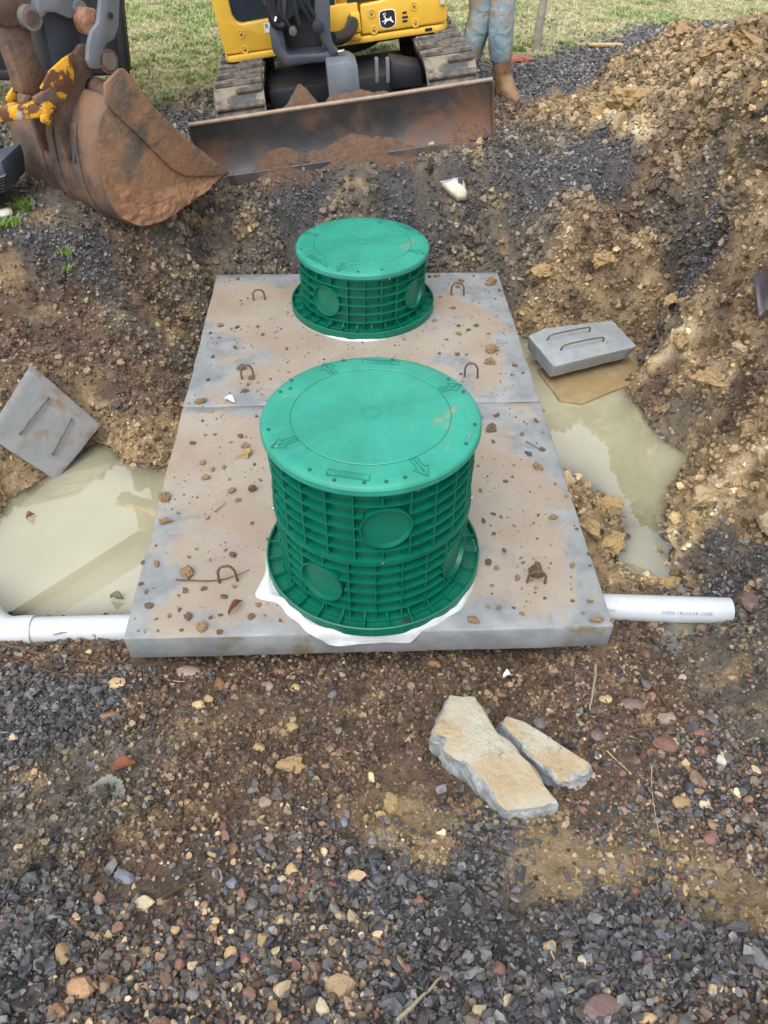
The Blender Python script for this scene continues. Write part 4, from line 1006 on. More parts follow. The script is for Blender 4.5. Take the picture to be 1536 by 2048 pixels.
for x, y, s, lb, asp in ((404, 806, 32, 'long mud clod lying across the slab joint at left', (1, .5, .45)), (982, 568, 28, 'large mud clod at the rear slab back right corner', (1, .7, .7)), (985, 702, 32, 'largest mud clod on the rear slab right side', (1, .8, .65)), (979, 726, 26, 'mud clod just below the largest one on the rear slab', (1, .75, .6)),
 (331, 999, 28, 'squarish tan mud clod on the left edge of the front slab', (1, .9, .7)), (331, 1045, 32, 'oblong mud clod on the left edge of the front slab', (1, .55, .45)), (492, 912, 36, 'ochre mud clump left of the tall riser', (1, .7, .5)), (506, 981, 22, 'dark mud clod beside the tall riser left side', (1, .9, .8)), (375, 1148, 44, 'large mud heap with roots near the front left loop', (1, .8, .55)),
 (377, 1235, 24, 'dark rounded clod near the front left edge', (1, .8, .7)), (405, 1259, 30, 'mud clump on the front rim of the slab at left', (1, .8, .6)), (983, 860, 32, 'dark mud clump right of the tall riser lid', (1, .8, .5)), (1079, 937, 30, 'flat reddish mud clod on the right part of the front slab', (1, .6, .4)), (1105, 1037, 24, 'flat mud clod midway down the slab right side', (1, .6, .5)),
 (1070, 1150, 40, 'tall dark mud clump over the front right loop', (.9, .8, 1.1)), (1190, 1242, 38, 'elongated mud clump on the front right corner', (1, .5, .4)), (946, 1244, 28, 'mud clump on the front rim right of the tall riser', (1, .7, .5))):
    place_clod(x, y, s, lb, True, asp, mat=mud_dark if 'dark' in lb else (clay_mat if 'ochre' in lb else None), yaw=.1 if 'long' in lb else None)

# sticks, straws, leaf, scraps
wood_dark = stone_mat('wet_twig', tuple(lin(82, 62, 50)), tuple(lin(108, 84, 66)), .7, 40)
straw_mat = stone_mat('straw', tuple(lin(186, 160, 110)), tuple(lin(206, 184, 140)), .7, 40)
grey_wood = stone_mat('grey_wood', tuple(lin(150, 136, 116)), tuple(lin(176, 162, 140)), .8, 40)
def stick(name, pxs, r, mat, label, lift=.006, cat='stick', zs=None):
    P = []
    for i, (a, b) in enumerate(pxs):
        p = hit_fine(a, b) if zs is None else onz(a, b, zs); P.append(p+np.array([0, 0, lift+r]))
    c = P[0].copy(); P = [p-c for p in spline(P, 4)]
    m = len(P); P = [p+np.array([rnd.uniform(-1, 1), rnd.uniform(-1, 1), rnd.uniform(-.5, .5)])*r*.4 for p in P]
    o = link(name, tube_mesh(name, P, [r*(1.0-.55*i/(m-1)) for i in range(m)], 6), mat, loc=V(c)); return tag(o, label, cat)
stick('stick', [(0, 1290), (60, 1306), (140, 1322), (270, 1341)], .006, wood_dark, 'long dark stick along the left front edge of the pit')
stick('twig', [(30, 1315), (110, 1350), (190, 1356), (262, 1345)], .003, wood_dark, 'thin bent twig below the long dark stick')
stick('stick', [(1190, 1335), (1186, 1375), (1178, 1425)], .006, grey_wood, 'short pale upright stick in the mud right of the limestone')
stick('stick', [(1295, 1366), (1330, 1412), (1358, 1448), (1380, 1478)], .0055, wood_dark, 'dark stick leaning down to the red stones')
stick('stick', [(1216, 1476), (1270, 1466), (1352, 1452)], .006, wood_dark, 'grey-brown stick crossing below the leaning one')
stick('straw', [(1212, 1505), (1262, 1552)], .0022, straw_mat, 'straw beside the smaller limestone slab', cat='straw')
stick('straw', [(1302, 1530), (1304, 1600), (1322, 1700)], .0018, straw_mat, 'long straw stalk in the right foreground', cat='straw')
stick('straw', [(1100, 1905), (1126, 1965)], .0022, straw_mat, 'straw between ochre stone and square stone', cat='straw')
stick('stick', [(792, 2046), (835, 2005), (882, 1958)], .005, grey_wood, 'weathered pale stick at the bottom edge')
stick('stick', [(325, 1800), (370, 1775), (420, 1755)], .005, wood_dark, 'dark twig in the left pebbles')
stick('twig', [(335, 1362), (372, 1366), (408, 1350)], .0022, grey_wood, 'small twig by the pink-brown stone below the slab')
stick('twig', [(352, 1163), (430, 1165), (470, 1155), (500, 1143)], .0028, wood_dark, 'thin root lying through the front left lifting loop', zs=0.0)
stick('twig', [(430, 1027), (452, 1009)], .002, wood_dark, 'short straw on the tan mud left of the tall riser', zs=0.0)
stick('twig', [(1052, 886), (1075, 900)], .0025, wood_dark, 'short twig on the slab right of the tall riser', zs=0.0)
stick('stick', [(1250, 1125), (1278, 1138), (1306, 1148)], .004, grey_wood, 'pale stick floating in the right water edge', zs=WATER_Z)
def leaf(px_, py_, L_, W_, yaw, mat, label, z=None, name='leaf', cat='leaf', lift=.006):
    p = hit_fine(px_, py_) if z is None else onz(px_, py_, z)
    v = []; f = []; n_ = 9
    for i in range(n_):
        s = i/(n_-1); w = W_*math.sin(math.pi*min(1, s*.92+.06))**.8; x = (s-.5)*L_
        for k, q in enumerate((-1, -.5, 0, .5, 1)):
            v.append((x, q*w/2*(1+.1*math.sin(5*s+k)), .012*abs(q)*(1+.6*math.sin(4*s))+.010*math.sin(math.pi*s)+.003*math.sin(9*s+2*q)))
    for i in range(n_-1):
        for k in range(4): f.append((i*5+k, i*5+k+1, i*5+k+6, i*5+k+5))
    me = mesh_np(name, v, f, True)
    o = link(name, me, mat, loc=(p[0], p[1], p[2]+lift), rot=(0, 0, yaw)); md = o.modifiers.new('thick', 'SOLIDIFY'); md.thickness = .0012
    return tag(o, label, cat)
leaf_mat = stone_mat('dead_leaf', tuple(lin(128, 84, 52)), tuple(lin(160, 112, 70)), .7, 30)
leaf_red = stone_mat('red_leaf', tuple(lin(110, 62, 40)), tuple(lin(150, 92, 56)), .7, 30)
leaf(135, 1272, .10, .05, .25, leaf_mat, 'curled brown dead leaf in front of the left pipe', lift=.02)
leaf(249, 1537, .07, .035, .3, leaf_red, 'red-brown dead leaf in the left mud')
leaf(472, 1219, .07, .02, 1.0, leaf_red, 'narrow brown leaf on the front slab', 0.0)
leaf(62, 1035, .035, .02, .9, leaf_mat, 'brown leaf floating in the left pool', WATER_Z, lift=.001)
leaf(235, 1200, .05, .03, -.2, stone_mat('green_leaf', tuple(lin(96, 98, 66)), tuple(lin(120, 118, 84)), .6, 30), 'olive leaf at the edge of the left pool', WATER_Z)
scrap = pmat('white_scrap', lin(226, 230, 238), .4, .05, 30, bump=.1)
leaf(460, 806, .05, .028, -.45, scrap, 'white paper scrap on the slab joint', 0.0, 'paper_scrap', 'scrap', .004)
leaf(1013, 1358, .03, .02, .3, scrap, 'white plastic scrap in the mud below the slab', None, 'plastic_scrap', 'scrap', .01)
# black sheet sticking out at the right
shm = pmat('black_sheet', lin(56, 52, 58), .35, .2, 10, bump=.2, dirt=tuple(lin(110, 100, 100)), dirt_amt=.35)
P0 = hit_fine(1500, 590)
v = []; f = []; nu, nv = 16, 10
e1 = hit_fine(1506, 562); e1 = e1+(CAM-e1)*.075
for i in range(nu):
    for j in range(nv):
        s, q = i/(nu-1), j/(nv-1)
        v.append((e1[0]+.42*s, e1[1]+.02-.16*q+.05*math.sin(5*s), e1[2]+.07*s-.055*q*(1+.5*math.sin(9*s+2))+.014*math.sin(11*s+4*q)))
for i in range(nu-1):
    for j in range(nv-1): f.append((i*nv+j, i*nv+j+1, (i+1)*nv+j+1, (i+1)*nv+j))
o = link('plastic_sheet', mesh_np('plastic_sheet', v, f, True), shm); o.modifiers.new('thick', 'SOLIDIFY').thickness = .004
tag(o, 'black torn sheet sticking out of the bank at the right edge', 'sheet')

# clear zip bag on the bank
bag_mat = NT('cloudy_plastic'); t = bag_mat
t.col(t.mix(t.ramp(t.noise(30, 5, .6), .35, .65), tuple(lin(214, 200, 172)), tuple(lin(232, 224, 204)))); t.rough(.25)
t.b.inputs['Transmission Weight'].default_value = .25; t.bump(t.noise(60, 4, .6), .4, .006)
bz = hit_fine(910, 400); nrm = np.array([0, -.72, .69]); uu = np.array([1, .06, .02]); ww = np.array([-.02, .69, .72])
def bp(x, y):
    return onplane(x, y, bz+nrm*.02, nrm)
root = empty('zip_bag', V(bz)); tag(root, 'cloudy clear zip bag lying on the bank behind the short riser', 'bag')
ol = [bp(*q) for q in ((881, 366), (896, 362), (915, 356), (931, 352), (931, 362), (935, 380), (938, 388), (934, 400), (915, 402), (900, 390), (884, 374))]
cen = sum(ol)/len(ol)
v = [cen+nrm*.028-bz]; f = []
ring2 = [cen+(p-cen)*.62+nrm*(.024+.006*math.sin(i*2.3))-bz for i, p in enumerate(ol)]; ring1 = [p-bz for p in ol]
v += ring2+ring1; m = len(ol)
for i in range(m):
    j = (i+1) % m; f.append((0, 1+i, 1+j)); f.append((1+i, 1+m+i, 1+m+j, 1+j))
v += [cen-nrm*.012-bz]
for i in range(m): f.append((len(v)-1, 1+m+(i+1) % m, 1+m+i))
me = mesh_np('pouch', v, f, True); link('pouch', me, bag_mat.m, root)
zs_ = [bp(*q)+nrm*.004-bz for q in ((880, 365), (896, 362), (915, 357), (932, 351))]
link('zip_strip', tube_mesh('zip_strip', spline(zs_, 4), .0045, 6), pmat('zip_blue', lin(150, 152, 190), .3, .1, 30, bump=0), root)
# ------------------------------------------------------------------ excavator
yel = pmat('yellow_paint', lin(216, 172, 62), .33, .06, 6, dirt=tuple(lin(150, 116, 70)), dirt_amt=.26, dirt_scale=5, bump=.03, spec=.5)
yel_old = pmat('worn_yellow', lin(206, 152, 40), .45, .12, 20, dirt=tuple(lin(96, 60, 40)), dirt_amt=.50, dirt_scale=14, dirt_soft=.04, bump=.3, bump_scale=80)
dgrey = pmat('boom_grey', lin(62, 68, 78), .42, .15, 9, dirt=tuple(lin(104, 84, 70)), dirt_amt=.32, dirt_scale=7, bump=.08)
lgrey = pmat('link_grey', lin(104, 110, 118), .4, .12, 9, dirt=tuple(lin(120, 98, 82)), dirt_amt=.36, dirt_scale=9, bump=.1)
blk = pmat('black_frame', lin(36, 38, 44), .5, .2, 9, dirt=tuple(lin(90, 66, 50)), dirt_amt=.3, bump=.1)
hose_mat = pmat('rubber_hose', lin(38, 40, 46), .5, .15, 30, bump=.05)
glass_dark = pmat('dark_glass', lin(46, 54, 66), .06, .05, 3, bump=0)
steel_blade = pmat('blade_steel', lin(74, 72, 74), .42, .2, 6, dirt=tuple(lin(108, 80, 64)), dirt_amt=.46, dirt_scale=2.6, dirt_soft=.1, bump=.15, bump_scale=50, metal=.35)
steel_bucket = pmat('bucket_steel', lin(74, 70, 70), .5, .25, 6, dirt=tuple(lin(118, 90, 70)), dirt_amt=.52, dirt_scale=3.0, dirt_soft=.12, bump=.6, bump_scale=40, bdist=.01, metal=.15)
steel_side = pmat('bucket_side_muddy', lin(86, 76, 70), .6, .25, 6, dirt=tuple(lin(136, 102, 76)), dirt_amt=.58, dirt_scale=5, dirt_soft=.1, bump=.8, bump_scale=28, bdist=.014)
rusty = pmat('rusty_iron', lin(84, 68, 62), .6, .25, 14, dirt=tuple(lin(112, 86, 70)), dirt_amt=.5, dirt_scale=9, bump=.6, bump_scale=40, bdist=.012)
track_mat = pmat('muddy_rubber', lin(70, 68, 68), .7, .2, 14, dirt=tuple(lin(130, 120, 104)), dirt_amt=.50, dirt_scale=7, dirt_soft=.07, bump=.6, bump_scale=60)
chrome = pmat('pin_steel', lin(150, 142, 132), .35, .1, 30, metal=.7, bump=.1)
white_p = pmat('white_print', lin(238, 238, 236), .5, .02, 30, bump=0)
black_p = pmat('black_print', lin(34, 32, 32), .4, .05, 30, bump=0)
MO = np.array([-.016, 2.933, .366]); MROT = (0, D2R(-7), D2R(3))
MR = np.array(Euler(MROT).to_matrix())
exc = empty('excavator', V(MO), MROT); tag(exc, 'yellow and black compact excavator with its blade facing the pit', 'excavator')
def toL(p): return MR.T@(np.asarray(p, float)-MO)
def L(x, y, yl):
    return toL(onplane(x, y, MO+MR@np.array([0, yl, 0]), MR[:, 1]))
def part(name, me, mat, parent=exc, **k): return link(name, me, mat, parent, **k)
def plate(name, pxs, yl, depth, mat, bevel=.006, parent=exc):
    return part(name, prism_mesh(name, [L(a, b, yl) for a, b in pxs], (0, depth, 0), bevel), mat, parent)
# blade
prof = [(0.0, .365), (.022, .31), (.042, .24), (.050, .20), (.044, .14), (.024, .09), (.0, .05)]
back = [(y+.014, z) for y, z in prof]
n_ = 40; v = []; f = []
loop_ = prof+back[::-1]; m = len(loop_)
for i in range(n_+1):
    x = -.825+1.614*i/n_
    for y, z in loop_: v.append((x, y+.003*math.sin(7*x+3*z), z+(.004*math.sin(9*x) if z > .3 else 0)))
for i in range(n_):
    for j in range(m): f.append((i*m+j, (i+1)*m+j, (i+1)*m+(j+1) % m, i*m+(j+1) % m))
f.append(tuple(range(m))); f.append(tuple(n_*m+k for k in range(m))[::-1])
bl = part('dozer_blade', auto_smooth(mesh_np('dozer_blade', v, f), 40), steel_blade)
link('blade_lip', tube_mesh('blade_lip', [(-.828, .006, .366), (-.3, .006, .368), (.2, .006, .365), (.792, .006, .367)], .012, 10), chrome if False else pmat('worn_lip', lin(138, 122, 108), .5, .15, 20, metal=.3, bump=.2), bl)
for s in (-1, 1): link('end_plate', box_mesh('end_plate', .012, .07, .31, .003, 1, (s*.813-.018, .03, .205)), steel_blade, bl)
link('cutting_edge', box_mesh('cutting_edge', 1.61, .014, .06, .003, 1, (-.018, -.006, .06)), steel_blade, bl)
# blade arms and frame
for x in (-.30, .24): part('blade_arm', box_mesh('blade_arm', .085, .70, .11, .012, 2, (x, .43, .16)), blk)
part('arm_cover', prism_mesh('arm_cover', [L(652, 128, .32), L(700, 122, .32), L(716, 132, .32), L(722, 196, .32), L(660, 205, .32)], (0, .25, 0), .012), pmat('cover_grey', lin(100, 108, 118), .45, .12, 9, dirt=tuple(lin(140, 124, 108)), dirt_amt=.4, bump=.1))
for px0 in (750, 772): part('frame_bar', prism_mesh('frame_bar', [L(px0, 118, .5), L(px0+7, 117, .5), L(px0+8, 165, .5), L(px0+1, 167, .5)], (0, .05, 0), .004), lgrey)
part('centre_frame', box_mesh('centre_frame', .86, .5, .26, .02, 2, (.0, .95, .17)), blk)
part('frame_block', prism_mesh('frame_block', [L(782, 122, .62), L(842, 132, .62), L(846, 172, .62), L(782, 180, .62)], (0, .2, 0), .01), blk)
part('slew_ring', cyl_mesh('slew_ring', .30, .10, 48, .01, 'Z', (.02, 1.45, .37)), blk)
# tracks
def track(cx):
    w = .285; r = .195; y0, y1 = .50, 1.75; zc_ = .205
    tr = empty('track'); tr.parent = exc; tr.location = (cx, 0, 0)
    path = []
    for k in range(25):
        a = math.pi/2+math.pi*k/24; path.append((y0+r*math.cos(a), zc_+r*math.sin(a)))
    for k in range(1, 12): path.append((y0+(y1-y0)*k/12, zc_-r))
    for k in range(25):
        a = -math.pi/2+math.pi*k/24; path.append((y1+r*math.cos(a), zc_+r*math.sin(a)))
    for k in range(1, 12): path.append((y1-(y1-y0)*k/12, zc_+r))
    v = []; f = []; m = len(path)
    for (y, z) in path:
        cy = min(max(y, y0), y1); d = np.array([y-cy, z-zc_]); d = d/np.linalg.norm(d)
        for x, o_ in ((-w/2, 0), (w/2, 0), (w/2, -.028), (-w/2, -.028)): v.append((x, y+d[0]*o_, z+d[1]*o_))
    for i in range(m):
        j = (i+1) % m
        for k in range(4): f.append((4*i+k, 4*j+k, 4*j+(k+1) % 4, 4*i+(k+1) % 4))
    link('belt', auto_smooth(mesh_np('belt', v, f), 40), track_mat, tr)
    lug = box_mesh('tread', w*.96, .036, .03, .007, 1); lug2 = box_mesh('tread', w*.52, .03, .026, .007, 1)
    per = 2*(y1-y0)+2*math.pi*r; nl = 42
    for k in range(nl):
        s = per*k/nl
        if s < math.pi*r: a = math.pi/2+s/r; y, z = y0+r*math.cos(a), zc_+r*math.sin(a); n = a
        elif s < math.pi*r+(y1-y0): y, z, n = y0+s-math.pi*r, zc_-r, -math.pi/2
        elif s < 2*math.pi*r+(y1-y0): a = -math.pi/2+(s-math.pi*r-(y1-y0))/r; y, z = y1+r*math.cos(a), zc_+r*math.sin(a); n = a
        else: y, z, n = y1-(s-2*math.pi*r-(y1-y0)), zc_+r, math.pi/2
        link('tread', lug if k % 2 == 0 else lug2, track_mat, tr, ((0 if k % 2 == 0 else (w*.22 if k % 4 == 1 else -w*.22)), y+math.cos(n)*.012, z+math.sin(n)*.012), (n-math.pi/2, 0, 0))
    for yy, rr in ((y0, .15), (y1, .15), (.85, .07), (1.12, .07), (1.4, .07)):
        link('wheel', cyl_mesh('wheel', rr, .10, 28, .012, 'X'), blk, tr, (0, yy, zc_ if rr > .1 else .085))
    link('track_frame', box_mesh('track_frame', .12, 1.1, .16, .02, 2, (0, (y0+y1)/2, zc_)), blk, tr)
    return tr
track(-.575); track(.63)
# house
def rounded_rect(x0, x1, y0, y1, r, z, n=6):
    P = []
    for cx, cy, a0 in ((x1-r, y1-r, 0), (x0+r, y1-r, 90), (x0+r, y0+r, 180), (x1-r, y0+r, 270)):
        for k in range(n+1): a = D2R(a0+90*k/n); P.append((cx+r*math.cos(a), cy+r*math.sin(a), z))
    return P
HX0, HX1, HY = -.67, .711, .95
def hx(x): return x*1.025-.132
def hz(z): return .418+(z-.385)*1.03
def hb(name, sx, sy, sz, bev, seg, c): return box_mesh(name, sx*1.025, sy, sz*1.03, bev, seg, (hx(c[0]), c[1], hz(c[2])))
part('lower_rim', prism_mesh('lower_rim', rounded_rect(HX0, HX1, HY-.012, 2.3, .07, .418), (0, 0, .036), .008), yel)
part('house_floor', prism_mesh('house_floor', rounded_rect(HX0+.05, HX1-.05, HY+.05, 2.25, .06, .398), (0, 0, .03), .004), blk)
# left lower cab panel with the screen opening above it
def F(x, z, y=HY): return (hx(x), y, hz(z))
part('cab_panel', prism_mesh('cab_panel', [F(-.518, .425), F(-.12, .425), F(-.12, .578), F(-.385, .572), F(-.412, .586), F(-.428, .62), F(-.468, 1.6), F(-.530, 1.6), F(-.525, .6)], (0, .06, 0), .012, 3), yel)
part('cab_side', hb('cab_side', .05, 1.25, .75, .015, 2, (-.50, 1.64, .80)), yel)
part('windscreen', hb('windscreen', .62, .012, 1.05, .003, 1, (-.14, HY+.035, 1.09)), glass_dark)
part('engine_hood', hb('engine_hood', .64, 1.1, .44, .06, 3, (.50, 1.62, .65)), yel)
part('inner_panel', hb('inner_panel', .22, .05, .17, .012, 2, (.19, HY+.04, .505)), yel)
part('inner_bracket', hb('inner_bracket', .055, .08, .10, .01, 2, (.275, HY-.01, .50)), yel)
part('step_lug', hb('step_lug', .09, .05, .03, .008, 2, (.25, HY-.03, .43)), yel)
rp_ = part('front_panel', prism_mesh('front_panel', [F(.302, .428, HY-.012), F(.806, .428, HY-.012), F(.816, .45, HY-.012), F(.816, .64, HY-.012), F(.60, .615, HY-.012), F(.42, .582, HY-.012), F(.312, .578, HY-.012)], (0, .05, 0), .012, 3), yel)
part('upper_glass', hb('upper_glass', .42, .02, .3, .004, 1, (.45, HY+.03, .74)), glass_dark)
part('work_light', hb('work_light', .03, .03, .12, .008, 2, (.79, HY-.018, .58)), pmat('lamp_lens', lin(206, 206, 196), .15, .05, 30, bump=0))
# bolts in round recesses
def bolt(p, parent):
    b = link('bolt_recess', lathe_mesh('bolt_recess', [(.024, 0), (.0245, .003), (.019, .004), (.015, .0005), (.0002, .0005)], 24, False), yel, parent, (p[0], p[1]-.0005, p[2]), (D2R(90), 0, 0))
    link('bolt', cyl_mesh('bolt', .0085, .012, 6, .001), chrome, b, (0, 0, .004))
for q in ((743, 27), (748, 60), (828, 12), (831, 46)):
    p = L(*q, HY-.012); bolt(p, rp_)
for q in ((482, 68), (490, 99)):
    p = L(*q, HY); bolt((p[0], HY, p[2]), exc)
for i, (q, w_) in enumerate((((809, 25), .026), ((810, 34), .036), ((810, 42), .030))):
    p = L(*q, HY-.012); link('vent_slot', box_mesh('vent_slot', w_, .004, .012, .0015, 1, (p[0], HY-.0135, p[2])), black_p, rp_)
p = L(858, 60, HY-.03); part('rim_latch', box_mesh('rim_latch', .045, .008, .018, .003, 1, (p[0], HY-.014, p[2])), black_p)
# emblem: leaping stag on a dark shield
ec = L(775, 38, HY-.012); em = empty('emblem'); em.parent = rp_; em.location = (ec[0], HY-.0125, ec[2])
sh = [(-.9, .85), (0, 1.0), (.9, .85), (1.0, 0), (.85, -.75), (0, -1.0), (-.85, -.75), (-1.0, 0)]
def emb(name, poly, s, y, mat, sm=0):
    P = smooth_poly([(a*s, b*s) for a, b in poly], sm) if sm else [(a*s, b*s) for a, b in poly]
    return link(name, prism_mesh(name, [(q[0], 0, q[1]) for q in P], (0, .0012, 0)), mat, em, (0, y, 0))
emb('shield_edge', sh, .050, -.0008, white_p, 4); emb('shield', sh, .0455, -.0024, black_p, 4)
stag = [(-.48, .44), (-.30, .42), (-.24, .20), (-.12, .06), (.12, .08), (.34, .06), (.44, .30), (.54, .24), (.54, .0), (.60, -.18), (.86, -.46), (.80, -.54), (.46, -.30), (.28, -.18), (.02, -.20), (-.14, -.24), (-.26, -.40), (-.52, -.58), (-.58, -.50), (-.36, -.32), (-.34, -.20), (-.66, -.28), (-.80, -.16), (-.74, -.10), (-.60, -.18), (-.40, -.06), (-.36, .12), (-.36, .26), (-.54, .30)]
emb('stag', stag, .043, -.004, white_p)
for a_ in ([(-.40, .42), (-.52, .58), (-.46, .80)], [(-.50, .58), (-.62, .66)], [(-.34, .42), (-.26, .60), (-.34, .80)], [(-.27, .58), (-.16, .70)]):
    link('antler', tube_mesh('antler', [(x*.043, 0, z*.043) for x, z in a_], .0017, 5), white_p, em, (0, -.0045, 0))
# sticker beside the bracket
p = L(536, 55, HY); part('sticker', box_mesh('sticker', .045, .002, .05, 0, 1, (p[0], HY-.002, p[2])), white_p)
link('sticker_print', box_mesh('sticker_print', .018, .001, .02, 0, 1, (p[0]-.008, HY-.0036, p[2]+.01)), pmat('sticker_blue', lin(130, 150, 176), .5, .3, 200, bump=0), exc)
# swing bracket
plate('boom_bracket', [(538, 58), (557, 54), (566, 92), (578, 110), (650, 106), (664, 92), (676, 102), (677, 118), (656, 124), (570, 133), (545, 104)], .46, .22, dgrey, .012)
plate('bracket_cheek', [(630, -30), (659, -30), (661, 62), (667, 92), (678, 104), (662, 112), (650, 92), (634, 66), (628, 36)], .44, .10, dgrey, .01)
plate('bracket_cheek', [(556, -30), (575, -30), (572, 40), (566, 62), (574, 104), (560, 96), (552, 60)], .46, .10, dgrey, .01)
plate('bracket_core', [(560, -30), (640, -30), (640, 80), (652, 108), (578, 112), (566, 80)], .62, .25, blk, .01)
part('bracket_pin', cyl_mesh('bracket_pin', .03, .03, 20, .004, 'Y'), blk, loc=V(L(635, 53, .435)))
part('bracket_bolt', cyl_mesh('bracket_bolt', .010, .04, 10, .002, 'X'), chrome, loc=V(L(682, 103, .45)))
for hs_, r_ in (([(537, -20), (540, 20), (548, 45), (560, 52), (572, 44)], .022), ([(560, -20), (560, 25), (572, 42), (580, 55), (584, 62)], .012), ([(545, -20), (548, 30), (556, 40)], .012),
              ([(600, -20), (604, 10), (612, 24), (620, 40)], .016), ([(615, -20), (618, 12), (628, 30)], .014), ([(590, -20), (592, 20), (600, 50)], .014)):
    part('hose', tube_mesh('hose', spline([L(a, b, .42+.012*i) for i, (a, b) in enumerate(hs_)], 5), r_, 10), hose_mat)
part('hose_clamp', box_mesh('hose_clamp', .010, .03, .02, .002, 1), white_p, loc=V(L(551, 38, .40)), rot=(0, .5, 0))
part('hose_fitting', cyl_mesh('hose_fitting', .022, .05, 12, .004, 'Y'), pmat('fitting_grime', lin(86, 78, 72), .6, .2, 40, bump=.3), loc=V(L(586, 62, .43)))
part('return_hose', tube_mesh('return_hose', spline([L(662, 78, .55), L(680, 76, .66), L(695, 66, .78), L(704, 50, .88), L(706, 40, .95)], 6), .036, 14), hose_mat)
# boom up and over, out of the picture
b0 = np.array([-.20, .62, .70]); b1 = np.array([-.10, .40, 1.45])
def beam(name, a, b, w0, w1, mat, parent=exc):
    a = np.asarray(a, float); b = np.asarray(b, float); d = (b-a)/np.linalg.norm(b-a)
    s = np.cross(d, [0, 0, 1.0]); s = s/np.linalg.norm(s) if np.linalg.norm(s) > .1 else np.array([1.0, 0, 0]); u = np.cross(s, d)
    P = []
    for c, w in ((a, w0), (b, w1)):
        for i, j in ((-1, -1), (1, -1), (1, 1), (-1, 1)): P.append(c+s*i*w[0]/2+u*j*w[1]/2)
    me = mesh_np(name, P, [(0, 1, 2, 3), (7, 6, 5, 4), (0, 4, 5, 1), (1, 5, 6, 2), (2, 6, 7, 3), (3, 7, 4, 0)])
    bm = bmesh.new(); bm.from_mesh(me); bmesh.ops.bevel(bm, geom=list(bm.edges), offset=.012, segments=2, affect='EDGES', profile=.5); bmesh.ops.recalc_face_normals(bm, faces=bm.faces); bm.to_mesh(me); bm.free()
    return part(name, auto_smooth(me), mat, parent)

# bucket and stick, hanging in the plane through bucket and swing post
BU = np.array([.66, .75, 0.0]); BU /= np.linalg.norm(BU); BW = np.array([BU[1], -BU[0], 0.0])
BP0 = atdepth(250, 320, 3.45)
def B(x, y, s=0.0): return onplane(x, y, BP0+BW*s, BW)
def BL(x, y, s=0.0): return toL(B(x, y, s))
BWl = MR.T@BW
def bplate(name, pxs, s, th, mat, bevel=.006, parent=exc):
    return part(name, prism_mesh(name, [BL(a, b, s) for a, b in pxs], -BWl*th, bevel), mat, parent)
BWID = .70
bk = empty('bucket'); bk.parent = exc
sp = spline([(226, 196), (203, 240), (195, 285), (201, 338), (214, 390), (238, 432), (280, 452), (330, 438), (390, 396), (440, 356), (458, 346)], 4)
v = []; f = []; m = len(sp); nw = 8
for i in range(nw+1):
    for q in sp: v.append(BL(q[0], q[1], 0)-BWl*BWID*i/nw)
for i in range(nw):
    for j in range(m-1): f.append((i*m+j, i*m+j+1, (i+1)*m+j+1, (i+1)*m+j))
sh_ = link('shell', mesh_np('shell', v, f, True), steel_bucket, bk); md = sh_.modifiers.new('thick', 'SOLIDIFY'); md.thickness = .012; md.offset = 0
sidep = [(228, 192)]+[tuple(q) for q in sp[::2]]+[(420, 318), (340, 245), (262, 175)]
link('side_plate', prism_mesh('side_plate', [BL(a, b, .002) for a, b in sidep], -BWl*.016, .002), steel_side, bk)
link('side_plate', prism_mesh('side_plate', [BL(a, b, 0)-BWl*(BWID-.012) for a, b in sidep], -BWl*.016, .002), steel_side, bk)
strip = [(249, 137), (240, 138), (211, 168), (212, 196), (218, 212), (345, 338), (372, 352), (430, 352), (462, 347), (434, 326), (352, 258), (302, 205), (264, 152)]
link('side_cutter', prism_mesh('side_cutter', [BL(a, b, .022) for a, b in strip], -BWl*.020, .005), steel_side, bk)
link('side_cutter', prism_mesh('side_cutter', [BL(a, b, .0)-BWl*(BWID+.002) for a, b in strip], -BWl*.020, .005), steel_side, bk)
for s_ in (.16, .34, .46):   # wear bars on the curved back
    P = [BL(q[0], q[1], 0)-BWl*s_ for q in sp[6:26]]
    c_ = BL(320, 300, 0)-BWl*s_
    v = []; f = []
    for q in P:
        o_ = (q-c_)/np.linalg.norm(q-c_)
        for a_, b_ in ((-.022, 0), (-.022, .014), (.022, .014), (.022, 0)): v.append(q+BWl*a_+o_*b_)
    for i in range(len(P)-1):
        for k in range(3): f.append((4*i+k, 4*i+4+k, 4*i+5+k, 4*i+1+k))
    link('wear_bar', auto_smooth(mesh_np('wear_bar', v, f), 40), steel_bucket, bk)
link('cutting_lip', tube_mesh('cutting_lip', [BL(459, 347, .02), BL(459, 347, -BWID-.02)], .014, 8), steel_bucket, bk)
ear = [(161, 90), (172, 88), (182, 96), (192, 140), (174, 162), (168, 186), (172, 208), (158, 232), (150, 262), (150, 312), (136, 322), (124, 290), (113, 252), (102, 218), (112, 203), (130, 203), (146, 170), (148, 110)]
for s_ in (-.20, -.385):
    P = [toL(B(a, b, -.20)+BW*(s_+.20)) for a, b in ear]
    link('hinge_ear', prism_mesh('hinge_ear', P, -BWl*.03, .005), rusty, bk)
rib_ = [(170, 205), (176, 208), (160, 250), (154, 300), (156, 325), (149, 325), (148, 290), (152, 248)]
link('back_rib', prism_mesh('back_rib', [BL(a, b, -.155) for a, b in rib_], -BWl*.02, .004), dgrey, bk)
